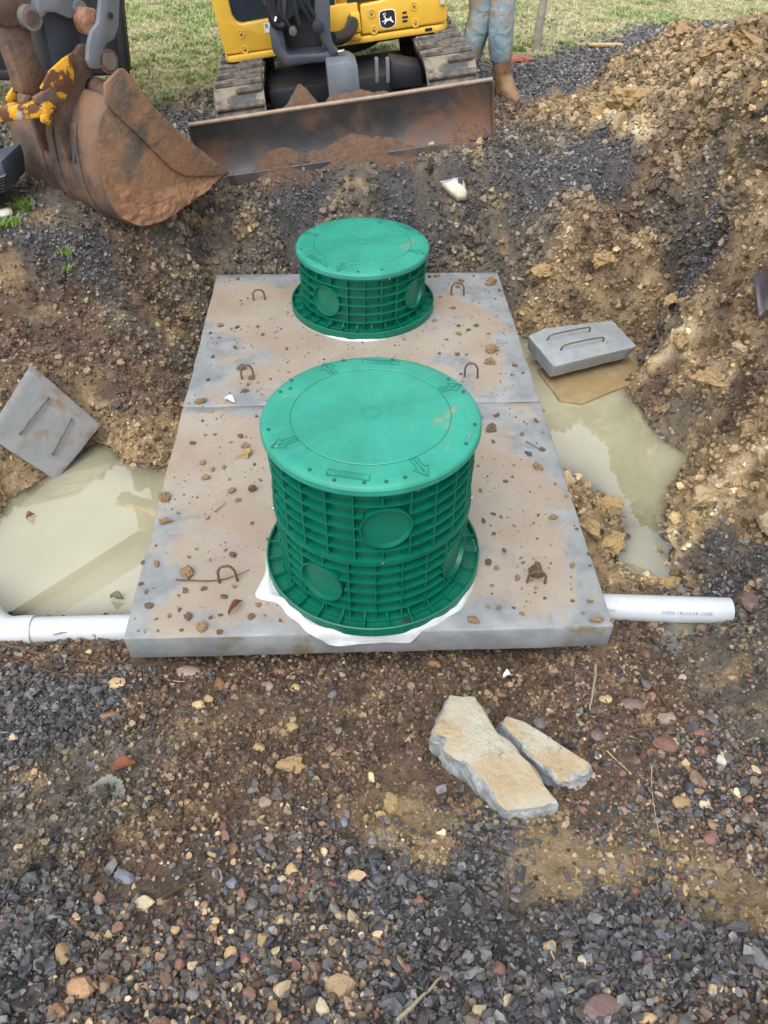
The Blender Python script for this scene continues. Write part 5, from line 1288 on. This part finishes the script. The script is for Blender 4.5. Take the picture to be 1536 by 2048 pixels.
for (a, b), r_, s0, s1, mt in (((200, 118), .047, -.235, -.105, rusty), ((206, 183), .050, -.25, -.01, rusty)):
    c0, c1 = BL(a, b, -.17), BWl
    p0, p1 = c0+c1*(s0+.17), c0+c1*(s1+.17)
    link('hinge_tube', tube_mesh('hinge_tube', [p0, p0*.7+p1*.3, p0*.3+p1*.7, p1], r_, 28), mt, bk)
    link('hinge_pin', tube_mesh('hinge_pin', [p1-c1*.002, p1+c1*.006], r_*.72, 24), chrome, bk)
# clay caked on the lower side
gu = MR.T@BU; cake = []; cf_ = []; o0 = BL(215, 300, .003); ca_, cb_ = 60, 44
zl = MR.T@np.array([0, 0, 1.0])
from_sp = [toL(B(q[0], q[1], 0)) for q in sp]
su = np.array([np.dot(p-o0, gu) for p in from_sp]); sz = np.array([np.dot(p-o0, zl) for p in from_sp])
lo_i = int(np.argmin(su)); u0, u1 = su.min()+.01, su.max()-.02
for i in range(ca_+1):
    u_ = u0+(u1-u0)*i/ca_
    low_z = np.interp(u_, su[lo_i:], sz[lo_i:])
    for j in range(cb_+1):
        z_ = low_z+.006+(.20*(1-(i/ca_)**1.3)+.012)*j/cb_
        e_ = min(i/8, (ca_-i)/8, 1)*max(0, 1-j/cb_)
        n_c = fbm(np.array([u_*1.0]), np.array([z_*1.0]), s=.06, o=4, seed=77)[0]; n_b = pnoise(np.array([u_]), np.array([z_]), s=.16, seed=78)[0]
        h_ = max(-.004, e_*(.012+.022*n_b)+.020*n_c*min(1, e_*2)-.004)
        cake.append(o0+gu*u_+zl*z_+BWl*(h_+.001))
for i in range(ca_):
    for j in range(cb_): cf_.append((i*(cb_+1)+j, (i+1)*(cb_+1)+j, (i+1)*(cb_+1)+j+1, i*(cb_+1)+j+1))
link('clay_crust', mesh_np('clay_crust', cake, cf_, False), pmat('clay_crust', lin(140, 104, 78), .9, .25, 30, bump=.6, bump_scale=120), bk)
# coupler: yellow plates, cross bar
bplate('coupler_plate', [(149, 104), (128, 118), (100, 144), (83, 178), (128, 201), (149, 172)], -.175, .02, yel_old, .004)
bplate('coupler_plate', [(42, 160), (30, 172), (14, 196), (18, 212), (34, 216), (38, 206), (34, 196)], -.40, .02, yel_old, .004)
bplate('coupler_cap', [(100, 178), (82, 188), (70, 196), (74, 208), (100, 218), (122, 202), (112, 182)], -.165, .03, rusty, .006)
P = [BL(2, 226, -.40), BL(104, 214, -.16)]
beam('coupler_bar', P[0], P[1], (.09, .055), (.09, .055), yel_old)
part('coupler_bolt', cyl_mesh('coupler_bolt', .016, .03, 6, .002, 'Y'), pmat('grey_bolt', lin(150, 136, 128), .5, .1, 30, bump=.2), loc=V(BL(40, 231, -.13)))
bplate('coupler_hook', [(86, 232), (106, 218), (106, 240), (98, 252), (88, 246)], -.15, .03, yel_old, .004)
# links, ram, stick
bplate('tipping_link', [(206, -160), (244, -160), (240, 0), (238, 51), (230, 78), (214, 88), (205, 104), (212, 124), (200, 138), (184, 138), (176, 122), (178, 92), (184, 64), (197, 46), (202, 0)], -.105, .026, lgrey, .005)
part('link_hole', tube_mesh('link_hole', [BL(221, 31, -.10), BL(221, 31, -.1)+BWl*.004], .012, 14), blk)
bplate('ram_clevis', [(22, 40), (62, 52), (72, 100), (96, 152), (92, 178), (74, 192), (46, 190), (36, 150), (14, 90), (10, 50)], -.27, .09, rusty, .02)
bplate('ram_clevis', [(-40, -60), (40, -60), (62, 10), (64, 50), (20, 60), (-20, 40), (-40, 0)], -.25, .10, rusty, .025)
p0 = BL(59, 35, -.235)
part('ram_pin', tube_mesh('ram_pin', [p0-BWl*.10, p0-BWl*.05, p0+BWl*.0, p0+BWl*.02], .045, 24), pmat('pin_grey', lin(126, 122, 122), .45, .1, 30, metal=.3, bump=.1))
part('ram_pin_face', tube_mesh('ram_pin_face', [p0+BWl*.019, p0+BWl*.026], .029, 24), rusty)
bplate('stick_nose', [(78, -120), (150, -120), (156, -20), (170, 10), (166, 34), (140, 38), (112, 26), (96, 26), (84, 40), (76, 20)], -.20, .06, lgrey, .01)
p0 = BL(158, 16, -.20)
part('stick_pin', tube_mesh('stick_pin', [p0-BWl*.12, p0, p0+BWl*.012], .030, 22), lgrey)
bplate('stick_end', [(20, -120), (190, -120), (180, -60), (166, 40), (158, 130), (120, 168), (104, 120), (84, 40), (70, -60)], -.27, .15, dgrey, .012)
bplate('mud_cake', [(170, 16), (196, 18), (192, 60), (180, 74), (168, 44)], -.13, .09, pmat('caked_mud', lin(142, 102, 84), .85, .3, 50, bump=.9, bump_scale=90), .012)
st_top = toL((-3.35, 2.22, 2.72)); beam('stick', toL(B(110, -40, -.345)), st_top, (.14, .17), (.14, .18), dgrey)
part('bucket_ram', tube_mesh('bucket_ram', [toL((-1.50, 2.52, 1.48)), toL((-2.1, 2.42, 1.92)), toL((-3.4, 2.20, 3.05))], .05, 16), dgrey)
mid = np.array([st_top[0]*.4, .10, 3.7])
beam('boom', b0, mid, (.17, .22), (.18, .26), dgrey); beam('boom', mid, st_top+np.array([.0, .05, .1]), (.17, .26), (.15, .2), dgrey)

# soil lying on and against the blade
heap_mat = stone_mat('red_soil', tuple(lin(92, 70, 57)), tuple(lin(118, 91, 74)), .9, 40)
def heap(cx, cy, cz, sx, sy, sz, label, seed, conform=False):
    v = []; f = []; a = 56; b = 30
    for i in range(a+1):
        for j in range(b+1):
            x, y = i/a*2-1, j/b*2-1; r = min(1, math.hypot(x, y))
            h = max(0, 1-r**1.6); q = np.array([x*sx*8+seed]), np.array([y*sy*8])
            h = h*(1+.45*pnoise(q[0], q[1], s=.9, seed=seed)[0])+.10*h**.5*pnoise(q[0], q[1], s=.3, seed=seed+1)[0]+.06*abs(pnoise(q[0], q[1], s=.12, seed=seed+2)[0])
            if conform:
                q_ = MO+MR@np.array([cx+x*sx, cy+y*sy, 0]); v.append((x*sx, y*sy, float((MR.T@(np.array([q_[0], q_[1], gz(q_[0], q_[1])])-MO))[2])-cz+h*sz-.012))
            else: v.append((x*sx, y*sy, h*sz-.012))
    for i in range(a):
        for j in range(b): f.append((i*(b+1)+j, (i+1)*(b+1)+j, (i+1)*(b+1)+j+1, i*(b+1)+j+1))
    p = MO+MR@np.array([cx, cy, cz])
    o = link('soil_heap', mesh_np('soil_heap', v, f, False), heap_mat, loc=V(p), rot=MROT); return tag(o, label, 'soil heap', 'red soil heaps around the blade')
def heap_at(px_, py_, yl, sx, sy, sz, label, seed, dz=0):
    p = L(px_, py_, yl); heap(p[0], yl, p[2]-sz+dz, sx, sy, sz, label, seed, yl < .1)
heap_at(595, 178, .22, .17, .10, .15, 'red soil heap behind the blade, left of the middle arm', 3)
heap_at(697, 174, .20, .24, .10, .13, 'red soil heap behind the blade, in front of the middle arm', 5)
heap_at(759, 166, .24, .10, .08, .12, 'small red soil heap behind the blade, right of the middle arm', 6)
heap_at(735, 300, .03, .36, .08, .10, 'red soil heap against the face of the blade', 8)
heap_at(535, 330, .03, .22, .075, .06, 'red soil heap at the blade foot near the bucket tip', 9)
heap_at(940, 268, .03, .17, .08, .08, 'small red soil heap at the blade foot, right end', 10)

# ------------------------------------------------------------------ dark machine at the left edge
lm = empty('track_loader', V(atdepth(60, 160, 4.7))); lo = np.array(lm.location); tag(lm, 'dark grey tracked machine partly hidden behind the bucket at left', 'machine')
nv_ = cF*np.array([1, 1, 0]); nv_ /= np.linalg.norm(nv_)
pp = lambda x, y, w: atdepth(x, y, w)-lo
link('body_panel', prism_mesh('body_panel', [onplane(a, b, lo, nv_)-lo for a, b in ((-260, -260), (238, -260), (240, 20), (254, 150), (120, 156), (-260, 176))], nv_*.12, .01), blk, lm)
link('panel_edge', prism_mesh('panel_edge', [onplane(a, b, lo-nv_*.02, nv_)-lo for a, b in ((226, -260), (240, -260), (243, 20), (257, 152), (243, 152), (230, 40))], nv_*.05, .006), blk, lm)
link('panel_bar', prism_mesh('panel_bar', [onplane(a, b, lo-nv_*.02, nv_)-lo for a, b in ((-200, 150), (238, 130), (240, 146), (-200, 172))], nv_*.05, .006), blk, lm)
l2 = np.array(hit_fine(-40, 425)); q2 = lambda a, b: onplane(a, b, l2, nv_)-lo
link('rubber_track', prism_mesh('rubber_track', [q2(-300, 420), (q2(2, 322)), q2(10, 345), q2(14, 384), q2(-300, 500)], nv_*.25, .012), pmat('loader_track', lin(60, 68, 80), .6, .15, 10, dirt=tuple(lin(120, 120, 122)), dirt_amt=.3), lm)
for k in range(6):
    y_ = 352+k*6
    link('track_rib', prism_mesh('track_rib', [onplane(a, b, l2-nv_*.012, nv_)-lo for a, b in ((-300, y_+100), (10, y_-2), (10, y_+1), (-300, y_+103))], nv_*.02), blk if k else lgrey, lm)

# ------------------------------------------------------------------ person standing behind the blade
jean = NT('faded_jeans'); t = jean; oc = t.coord()
c = t.mix(t.ramp(t.noise(5, 6, .6, oc), .35, .65), tuple(lin(104, 126, 138)), tuple(lin(150, 168, 174)))
c = t.mix(t.ramp(t.noise(4.0, 7, .65, oc), .46, .60), c, tuple(lin(140, 122, 104)))
t.col(c); t.rough(.9); t.bump(t.noise(9, 3, .5, oc, 1.6), .5, .03)
boot_mat = pmat('leather_boot', lin(112, 82, 58), .6, .3, 12, dirt=tuple(lin(136, 110, 80)), dirt_amt=.5, dirt_scale=14, bump=.5, bump_scale=60)
skin_m = pmat('skin', lin(204, 156, 128), .5, .08, 20, bump=.05); shirt_m = pmat('work_shirt', lin(108, 104, 98), .9, .15, 8, bump=.4, bump_scale=30)
hair_m = pmat('hair', lin(60, 44, 34), .7, .2, 60, bump=.4); cap_m = pmat('cap', lin(74, 66, 56), .9, .15, 20, bump=.2); glove_m = pmat('glove', lin(84, 78, 70), .8, .2, 20, bump=.3)
pf = hit_fine(1006, 200)
aR = atdepth(1003, 186, float(np.dot(pf-CAM, cF))+.02); aR[2] = float(gz(aR[0], aR[1]))+.09
kR = aR+np.array([.0, .0, .43]); kR = atdepth(1001, 22, float(np.dot(kR-CAM, cF)))
aL_ = aR+np.array([-.235, .10, 0]); aL_[2] = float(gz(aL_[0], aL_[1]))+.09
kL = atdepth(961, 30, float(np.dot(aL_+np.array([0, 0, .42])-CAM, cF)))
hip = (kR+kL)/2+np.array([-.01, .05, .44])
def skin_obj(name, nodes, edges, radii, mat, parent, sub=2, root=0):
    me = bpy.data.meshes.new(name); me.from_pydata([tuple(p) for p in nodes], edges, []); me.materials.append(mat)
    o = link(name, me, None, parent); o.modifiers.new('skin', 'SKIN')
    if not me.skin_vertices:
        bm = bmesh.new(); bm.from_mesh(me); bm.verts.layers.skin.verify(); bm.to_mesh(me); bm.free()
    for i, r_ in enumerate(radii):
        sv = me.skin_vertices[0].data[i]; sv.radius = (r_, r_) if not hasattr(r_, '__len__') else r_; sv.use_root = (i == root)
    md = o.modifiers.new('sub', 'SUBSURF'); md.levels = sub; md.render_levels = sub
    o.modifiers['skin'].use_smooth_shade = True
    return o
base = np.array([pf[0]-.1, pf[1]+.05, pf[2]]); man = empty('person', V(base)); tag(man, 'person in faded jeans and brown boots standing behind the blade', 'person')
g_ = lambda p: np.asarray(p)-base
fwd = np.array([.62, -.70, 0]); fwd /= np.linalg.norm(fwd); sd = np.array([-fwd[1], fwd[0], 0])
chest = hip+np.array([.02, .02, .42]); neck = chest+np.array([.0, 0, .17]); head = neck+np.array([.02, -.02, .15])
shR, shL = chest+np.array([.19, .03, .10]), chest+np.array([-.19, -.02, .10])
elR, elL = shR+np.array([.07, .02, -.29]), shL+np.array([-.06, .0, -.29])
haR, haL = elR+np.array([.03, -.10, -.24]), elL+np.array([-.02, -.12, -.22])
body = skin_obj('body', [g_(p) for p in (hip, chest, neck, head, head+np.array([0, 0, .10]), shR, elR, haR, shL, elL, haL, hip+np.array([.09, 0, -.04]), kR, aR, hip+np.array([-.09, 0, -.04]), kL, aL_)],
     [(0, 1), (1, 2), (2, 3), (3, 4), (1, 5), (5, 6), (6, 7), (1, 8), (8, 9), (9, 10), (0, 11), (11, 12), (12, 13), (0, 14), (14, 15), (15, 16)],
     [.13, .14, .055, .085, .06, .065, .045, .03, .065, .045, .03, .085, .055, .04, .085, .055, .04], skin_m, man)
def leg_cloth(h0, k, a, nm):
    mid1 = (h0+k)/2+fwd*.01; mid2 = k*.5+a*.5+sd*.0-fwd*.012; low = k*.24+a*.76
    return [h0, mid1, k+fwd*.012, mid2, low], [.105, .096, .086, .084, .076]
hR, hL = hip+np.array([.09, 0, -.05]), hip+np.array([-.09, 0, -.05])
nR, rR = leg_cloth(hR, kR, aR, 'r'); nL, rL = leg_cloth(hL, kL, aL_, 'l')
skin_obj('jeans', [g_(p) for p in [hip+np.array([0, 0, .10]), hip]+nR+nL], [(0, 1), (1, 2), (2, 3), (3, 4), (4, 5), (5, 6), (1, 7), (7, 8), (8, 9), (9, 10), (10, 11)], [(.17, .13), (.17, .14)]+rR+rL, jean.m, man, 2, 1)
skin_obj('shirt', [g_(p) for p in (hip+np.array([0, 0, .02]), chest, neck-np.array([0, 0, .03]), shR, elR, haR+np.array([0, 0, .03]), shL, elL, haL+np.array([0, 0, .03]))], [(0, 1), (1, 2), (1, 3), (3, 4), (4, 5), (1, 6), (6, 7), (7, 8)], [(.185, .15), (.19, .15), .07, .085, .062, .05, .085, .062, .05], shirt_m, man, 2, 1)
for h_, sgn in ((haR, 1), (haL, -1)):
    hand = [h_, h_+np.array([0, -.02, -.08])]; ed = [(0, 1)]; rd = [.03, .034]
    for q in range(4):
        b_ = h_+np.array([(q-1.5)*.018, -.03, -.10]); hand += [b_, b_+np.array([0, -.012, -.035]), b_+np.array([0, .0, -.065+.006*abs(q-1)])]; i0 = len(hand)-3
        ed += [(1, i0), (i0, i0+1), (i0+1, i0+2)]; rd += [.011, .009, .008]
    hand += [h_+np.array([-.04*sgn, -.03, -.06]), h_+np.array([-.05*sgn, -.045, -.095])]; i0 = len(hand)-2; ed += [(0, i0), (i0, i0+1)]; rd += [.011, .009]
    skin_obj('glove', [g_(p) for p in hand], ed, rd, glove_m, man, 1)
hm = rock_mesh('cap', (.2, .22, .13), 5, 0, 3, rough=0, flat=False); link('cap', hm, cap_m, man, V(g_(head+np.array([0, 0, .12]))))
link('hair', rock_mesh('hair', (.185, .205, .16), 6, 0, 3, rough=.02, flat=False), hair_m, man, V(g_(head+np.array([0, .015, .07]))))
fc = head-np.array([0, .085, 0])
link('nose', rock_mesh('nose', (.03, .04, .045), 9, 0, 2, rough=0, flat=False), skin_m, man, V(g_(fc+np.array([0, -.005, .0]))))
for s_ in (-1, 1): link('eye', rock_mesh('eye', (.024, .014, .014), 9, 0, 2, rough=0, flat=False), pmat('eye', lin(70, 54, 44), .2, .1, 30, bump=0), man, V(g_(fc+np.array([s_*.033, .006, .03])))); link('ear', rock_mesh('ear', (.02, .04, .06), 4, 0, 2, rough=0, flat=False), skin_m, man, V(g_(head+np.array([s_*.092, .01, .015]))))
link('mouth', rock_mesh('mouth', (.05, .012, .010), 8, 0, 2, rough=0, flat=False), pmat('lips', lin(168, 104, 92), .5, .1, 30, bump=0), man, V(g_(fc+np.array([0, .006, -.045]))))
def boot(a, k, f_, nm):
    dn = np.array([0, 0, -.09]); s_ = k-a; s_ = s_/np.linalg.norm(s_)
    nodes = [a, a+s_*.10, a+s_*.22, a+f_*.03+dn*.45, a+f_*.12+dn*.62, a+f_*.20+dn*.70, a-f_*.05+dn*.6]
    return skin_obj('boot', [g_(p) for p in nodes], [(0, 1), (1, 2), (0, 3), (3, 4), (4, 5), (3, 6)], [.058, .064, .07, .055, .05, .034, .042], boot_mat, man, 2)
for a_, k_, f_ in ((aR, kR, np.array([.45, -.89, 0])), (aL_, kL, np.array([-.2, -.98, 0]))):
    boot(a_, k_, f_, '')
    s = box_mesh('boot_sole', .10, .30, .025, .012, 2); c_ = a_+f_*.065; c_[2] = a_[2]-.082
    link('boot_sole', s, pmat('sole', lin(92, 74, 56), .9, .2, 20, bump=.5), man, V(g_(c_)), (0, 0, math.atan2(f_[1], f_[0])-math.pi/2))
# wooden post and the rag at its foot
pb = onz(1071, 108, .45); pb[2] = float(gz(pb[0], pb[1]))
P = [np.array([0, 0, -.2]), np.array([.0, 0, 0]), np.array([.01, 0, .35]), np.array([.02, .0, .8]), np.array([.035, 0, 1.35])]
po = link('wooden_post', tube_mesh('wooden_post', [p+np.array([rnd.uniform(-.004, .004), 0, 0]) for p in spline(P, 4)], .032, 9), stone_mat('weathered_wood', tuple(lin(150, 142, 130)), tuple(lin(186, 178, 164)), .85, 18), loc=V(pb)); tag(po, 'grey weathered wooden post in the grass by the gravel drive', 'post')
rg = hit_fine(1040, 122); rag = link('red_rag', clod_mesh('red_rag', 77, 3), pmat('red_cloth', lin(170, 100, 84), .9, .3, 30, bump=.6), loc=(rg[0], rg[1], rg[2]+.012), scale=(.26, .12, .05)); tag(rag, 'crumpled red rag on the gravel next to the wooden post', 'rag')
pk = hit_fine(1210, 95); stk = link('wood_offcut', box_mesh('wood_offcut', .30, .05, .02, .004, 1), straw_mat, loc=(pk[0], pk[1], pk[2]+.02), rot=(0, .05, .25)); tag(stk, 'pale wood offcut lying on the gravel drive', 'wood')
# ------------------------------------------------------------------ gravel, crumbs and grass: stuff nobody could count
def proto_coll(name, meshes):
    c = bpy.data.collections.new(name)
    for i, me in enumerate(meshes):
        o = bpy.data.objects.new('%s_%02d' % (name, i), me); c.objects.link(o)
    return c
def inst_mat(name, rough, var=.35, scale=60):
    t = NT(name); a = t.new('ShaderNodeAttribute', attribute_name='col', attribute_type='INSTANCER')
    n = t.math('MULTIPLY_ADD', t.noise(3.0, 5, .65), var*2); n.node.inputs[2].default_value = 1-var
    m = t.new('ShaderNodeVectorMath', operation='SCALE'); t.l.new(a.outputs['Color'], m.inputs[0]); t.l.new(n, m.inputs['Scale'])
    t.col(m.outputs[0]); t.rough(rough); t.bump(t.noise(5, 5, .7), .3, .1); return t.m
def scatter(name, label, P, rot, scl, pid, col, coll, cat=None):
    me = bpy.data.meshes.new(name); n = len(P); me.vertices.add(n); me.vertices.foreach_set('co', np.asarray(P, np.float32).reshape(-1))
    for nm, ty, key, arr in (('rot', 'FLOAT_VECTOR', 'vector', rot), ('scl', 'FLOAT_VECTOR', 'vector', scl), ('pid', 'INT', 'value', pid), ('col', 'FLOAT_COLOR', 'color', np.c_[col, np.ones(n)])):
        a = me.attributes.new(nm, ty, 'POINT'); a.data.foreach_set(key, np.asarray(arr, np.int32 if ty == 'INT' else np.float32).reshape(-1))
    o = link(name, me); o['kind'] = 'stuff'; tag(o, label, cat)
    g = bpy.data.node_groups.new(name, 'GeometryNodeTree')
    g.interface.new_socket('Geometry', in_out='INPUT', socket_type='NodeSocketGeometry'); g.interface.new_socket('Geometry', in_out='OUTPUT', socket_type='NodeSocketGeometry')
    N = g.nodes; gi = N.new('NodeGroupInput'); go = N.new('NodeGroupOutput'); ip = N.new('GeometryNodeInstanceOnPoints'); ci = N.new('GeometryNodeCollectionInfo')
    ci.inputs['Collection'].default_value = coll; ci.inputs['Separate Children'].default_value = True; ci.inputs['Reset Children'].default_value = True
    def na(nm, ty):
        q = N.new('GeometryNodeInputNamedAttribute'); q.data_type = ty; q.inputs['Name'].default_value = nm; return q.outputs['Attribute']
    e2r = N.new('FunctionNodeEulerToRotation'); g.links.new(na('rot', 'FLOAT_VECTOR'), e2r.inputs[0])
    g.links.new(gi.outputs[0], ip.inputs['Points']); g.links.new(ci.outputs[0], ip.inputs['Instance']); ip.inputs['Pick Instance'].default_value = True
    g.links.new(na('pid', 'INT'), ip.inputs['Instance Index']); g.links.new(e2r.outputs[0], ip.inputs['Rotation']); g.links.new(na('scl', 'FLOAT_VECTOR'), ip.inputs['Scale'])
    g.links.new(ip.outputs[0], go.inputs[0])
    md = o.modifiers.new('scatter', 'NODES'); md.node_group = g; return o
peb_mat = inst_mat('pebble', .42); chip_mat = inst_mat('chip', .30); crumb_mat = inst_mat('crumb', .5)
pebs = [rock_mesh('pebble', (1, .8, .6), 500+i, 9, 2, .35, .8, .08) for i in range(10)]
chips = [rock_mesh('chip', (1, .72, .34), 600+i, 9, 1, .35, .75, .03) for i in range(10)]
crms = [clod_mesh('crumb', 700+i, 3) for i in range(8)]
for ms, mt in ((pebs, peb_mat), (chips, chip_mat), (crms, crumb_mat)):
    for m_ in ms: m_.materials.append(mt)
CP, CC, CR = proto_coll('pebbles', pebs), proto_coll('chips', chips), proto_coll('crumbs', crms)
G_PAL = np.array([lin(66, 67, 72), lin(84, 85, 89), lin(54, 54, 58), lin(110, 110, 111), lin(76, 73, 73), lin(92, 85, 78)])
X_PAL = np.array([lin(132, 110, 88), lin(102, 84, 70), lin(120, 92, 78), lin(158, 136, 106), lin(86, 78, 72), lin(180, 162, 130), lin(94, 78, 66), lin(98, 96, 95), lin(112, 80, 70), lin(80, 81, 85), lin(76, 68, 62), lin(112, 100, 86)])
def rand_rot(n, tilt): return np.c_[rng.normal(0, tilt, n), rng.normal(0, tilt, n), rng.uniform(0, 6.283, n)]
def do(name, label, weight, n, lim, size, pal, coll, npr, tilt=.5, var=.25, zoff=.15, asp=(.8, 1.25), own=0.0, cat='gravel'):
    P, Nn, c0, ij = scatter_points(weight*np.where(act, np.clip(.75+1.5*patch, .12, 2), 1), n, lim)
    s = np.exp(rng.normal(math.log(size[0]), size[1], n)); s = np.clip(s, size[0]*.35, size[0]*3.2)
    sc = np.c_[s*rng.uniform(*asp, n), s, s*rng.uniform(*asp, n)]
    P = P+Nn*(s*zoff*rng.uniform(.0, 2.6, n))[:, None]
    col = pal[rng.integers(0, len(pal), n)]*(1+rng.normal(0, var, n))[:, None] if pal is not None else c0*np.exp(rng.normal(0, var*1.25, n))[:, None]
    if own > 0 and pal is not None: col = col*(1-own)+c0*own*1.15
    if pal is None:
        k_ = rng.random(n); col = np.where((k_ < (.10 if size[0] < .03 else .03))[:, None], col*.5+lin(182, 164, 132)*.5, np.where((k_ > .84)[:, None], col*.5, col))
    keep = ~((np.abs(P[:, 0]) < .785) & (P[:, 1] > -.005) & (P[:, 1] < 2.48) & (P[:, 2] > -.16))
    P, sc, col = P[keep], sc[keep], np.clip(col[keep], .015, .85); n = len(P)
    return scatter(name, label, P, rand_rot(n, tilt), sc, rng.integers(0, npr, n), col, coll, cat)
patch = A(lambda x, y, z: fbm(x, y, z, s=.3, o=3, seed=120))
near = (-1.5, 1.6, -1.35, .15)
do('gravel', 'dark grey crushed stone in the foreground', wG+.25*wX+.018*wM+.06*wT+.04*wS, 44000, near, (.0128, .45), G_PAL, CC, 10, .6)
do('gravel', 'brown, tan and red pebbles in the foreground', wX+.05*wG+.04*wM+.07*wT+.05*wS, 13500, near, (.0105, .45), X_PAL, CP, 10, .5)
do('gravel', 'scattered larger pebbles in the foreground', wX+.12*wG+.08*wM+.08*wT, 650, near, (.024, .28), X_PAL, CP, 10, .4)
do('gravel', 'crumbs of wet mud in the foreground', wM+.6*wT+.2*wX+.6*wS+.3*wO, 30000, near, (.0075, .5), None, CR, 8, .8, .3)
pit = (-2.6, 2.6, .1, 2.5)
do('gravel', 'dark stone chips on the banks of the pit', wG+.10*wT+.04*wM, 32000, (-2.6, 3.2, .1, 3.9), (.0135, .45), G_PAL*1.2, CC, 10, .6)
do('gravel', 'crumbs of mud and clay on the pit banks', wM+wT+.8*wO+.5*wP+.15*wG, 46000, pit, (.012, .55), None, CR, 8, .9, .28)
do('gravel', 'pebbles in the mud of the pit banks', wM+wT+.3*wO, 7000, pit, (.012, .5), X_PAL, CP, 10, .6, own=.35)
do('gravel', 'crumbs of clay on the heap and rear bank', (wO+wP+.8*wT+.5*wM)*(1-wF), 38000, (-2.4, 3.3, 2.4, 5.0), (.0155, .6), None, CR, 8, .9, .28)
do('gravel', 'clods of clay on the heap and right bank', (wO+wP+.25*wT)*sstep(.95, 1.3, GX), 1100, (.9, 3.3, .3, 5.0), (.036, .55), None, CR, 8, .9, .25, .1)
do('gravel', 'dark stone chips of the drive beyond the pit', wG, 26000, (-3.2, 4.6, 3.4, 6.6), (.020, .35), G_PAL*1.55, CC, 10, .6)
# crumbs on the slabs
n = 1500
x = rng.uniform(-.75, .75, n); y = rng.uniform(.02, 2.44, n)
clump = pnoise(x, y, s=.2, seed=91)+.5*pnoise(x, y, s=.07, seed=92)
ok = (clump > -.05) & ((x-.012)**2+(y-.345)**2 > .37**2) & ((x-.018)**2+(y-2.115)**2 > .37**2)
x, y = x[ok], y[ok]; n = len(x); s = np.exp(rng.normal(math.log(.0065), .45, n))
scatter('crumbs', 'small crumbs of dried mud strewn over the slabs', np.c_[x, y, s*.25], rand_rot(n, .6), np.c_[s, s, s*.7], rng.integers(0, 8, n), np.array([lin(112, 92, 70), lin(84, 72, 62), lin(140, 118, 90)])[rng.integers(0, 3, n)], CR, 'crumbs')

# grass of the field beyond
def tuft(seed, nb, h, spread):
    r = np.random.default_rng(seed); v = []; f = []
    for b in range(nb):
        a = r.uniform(0, 6.283); d = r.uniform(0, spread); x, y = d*math.cos(a), d*math.sin(a); ln = h*r.uniform(.5, 1.2); a2 = r.uniform(0, 6.283); bend = r.uniform(.2, 1.0)*ln; w = .0028*r.uniform(.7, 1.4)
        px_, py_ = -math.sin(a2)*w, math.cos(a2)*w; i = len(v)
        for t_, k in ((0, 1), (.5, .8), (1, .05)):
            cx, cy, cz = x+math.cos(a2)*bend*t_*t_, y+math.sin(a2)*bend*t_*t_, ln*t_*(1-.25*t_)
            v += [(cx-px_*k, cy-py_*k, cz), (cx+px_*k, cy+py_*k, cz)]
        f += [(i, i+1, i+3, i+2), (i+2, i+3, i+5, i+4)]
    return mesh_np('tuft', v, f)
gm = inst_mat('grass_blade', .6, .25); tfs = [tuft(900+i, 16, .055, .035) for i in range(8)]
for m_ in tfs: m_.materials.append(gm)
CT = proto_coll('tufts', tfs)
P, Nn, c0, ij = scatter_points(wF**1.5, 45000, (-6, 7, 2.4, 9.5))
pn = fbm(P[:, 0], P[:, 1], s=.8, o=3, seed=95)+.4*pnoise(P[:, 0], P[:, 1], s=.18, seed=96)
gr = sstep(-.1, .35, pn)[:, None]; n = len(P)
col = (lin(192, 184, 146)[None]*(1-gr)+lin(146, 160, 104)[None]*gr)*(1+rng.normal(0, .2, n))[:, None]
s = rng.uniform(.35, .75, n)*(1+.6*gr[:, 0])
scatter('grass', 'short patchy straw and green grass of the field', P-np.array([0, 0, .004]), rand_rot(n, .12), np.c_[s, s, s], rng.integers(0, 8, n), np.clip(col, .02, .8), CT, 'grass')
# a few green tufts on the left bank
pts = []
for a, b, k in ((52, 418, 9), (10, 455, 10), (38, 412, 5), (300, 215, 10), (135, 520, 3), (345, 200, 8), (1035, 100, 12)):
    p = hit_fine(a, b)
    for _ in range(k): pts.append(p+np.array([rng.normal(0, .025), rng.normal(0, .03), 0]))
pts = np.array(pts); pts[:, 2] = gz(pts[:, 0], pts[:, 1]); n = len(pts); s = rng.uniform(.6, 1.1, n)
scatter('grass', 'green grass tufts on the gravel at the left edge', pts, rand_rot(n, .15), np.c_[s, s, s], rng.integers(0, 8, n), lin(110, 140, 60)[None]*(1+rng.normal(0, .2, n))[:, None], CT, 'grass')
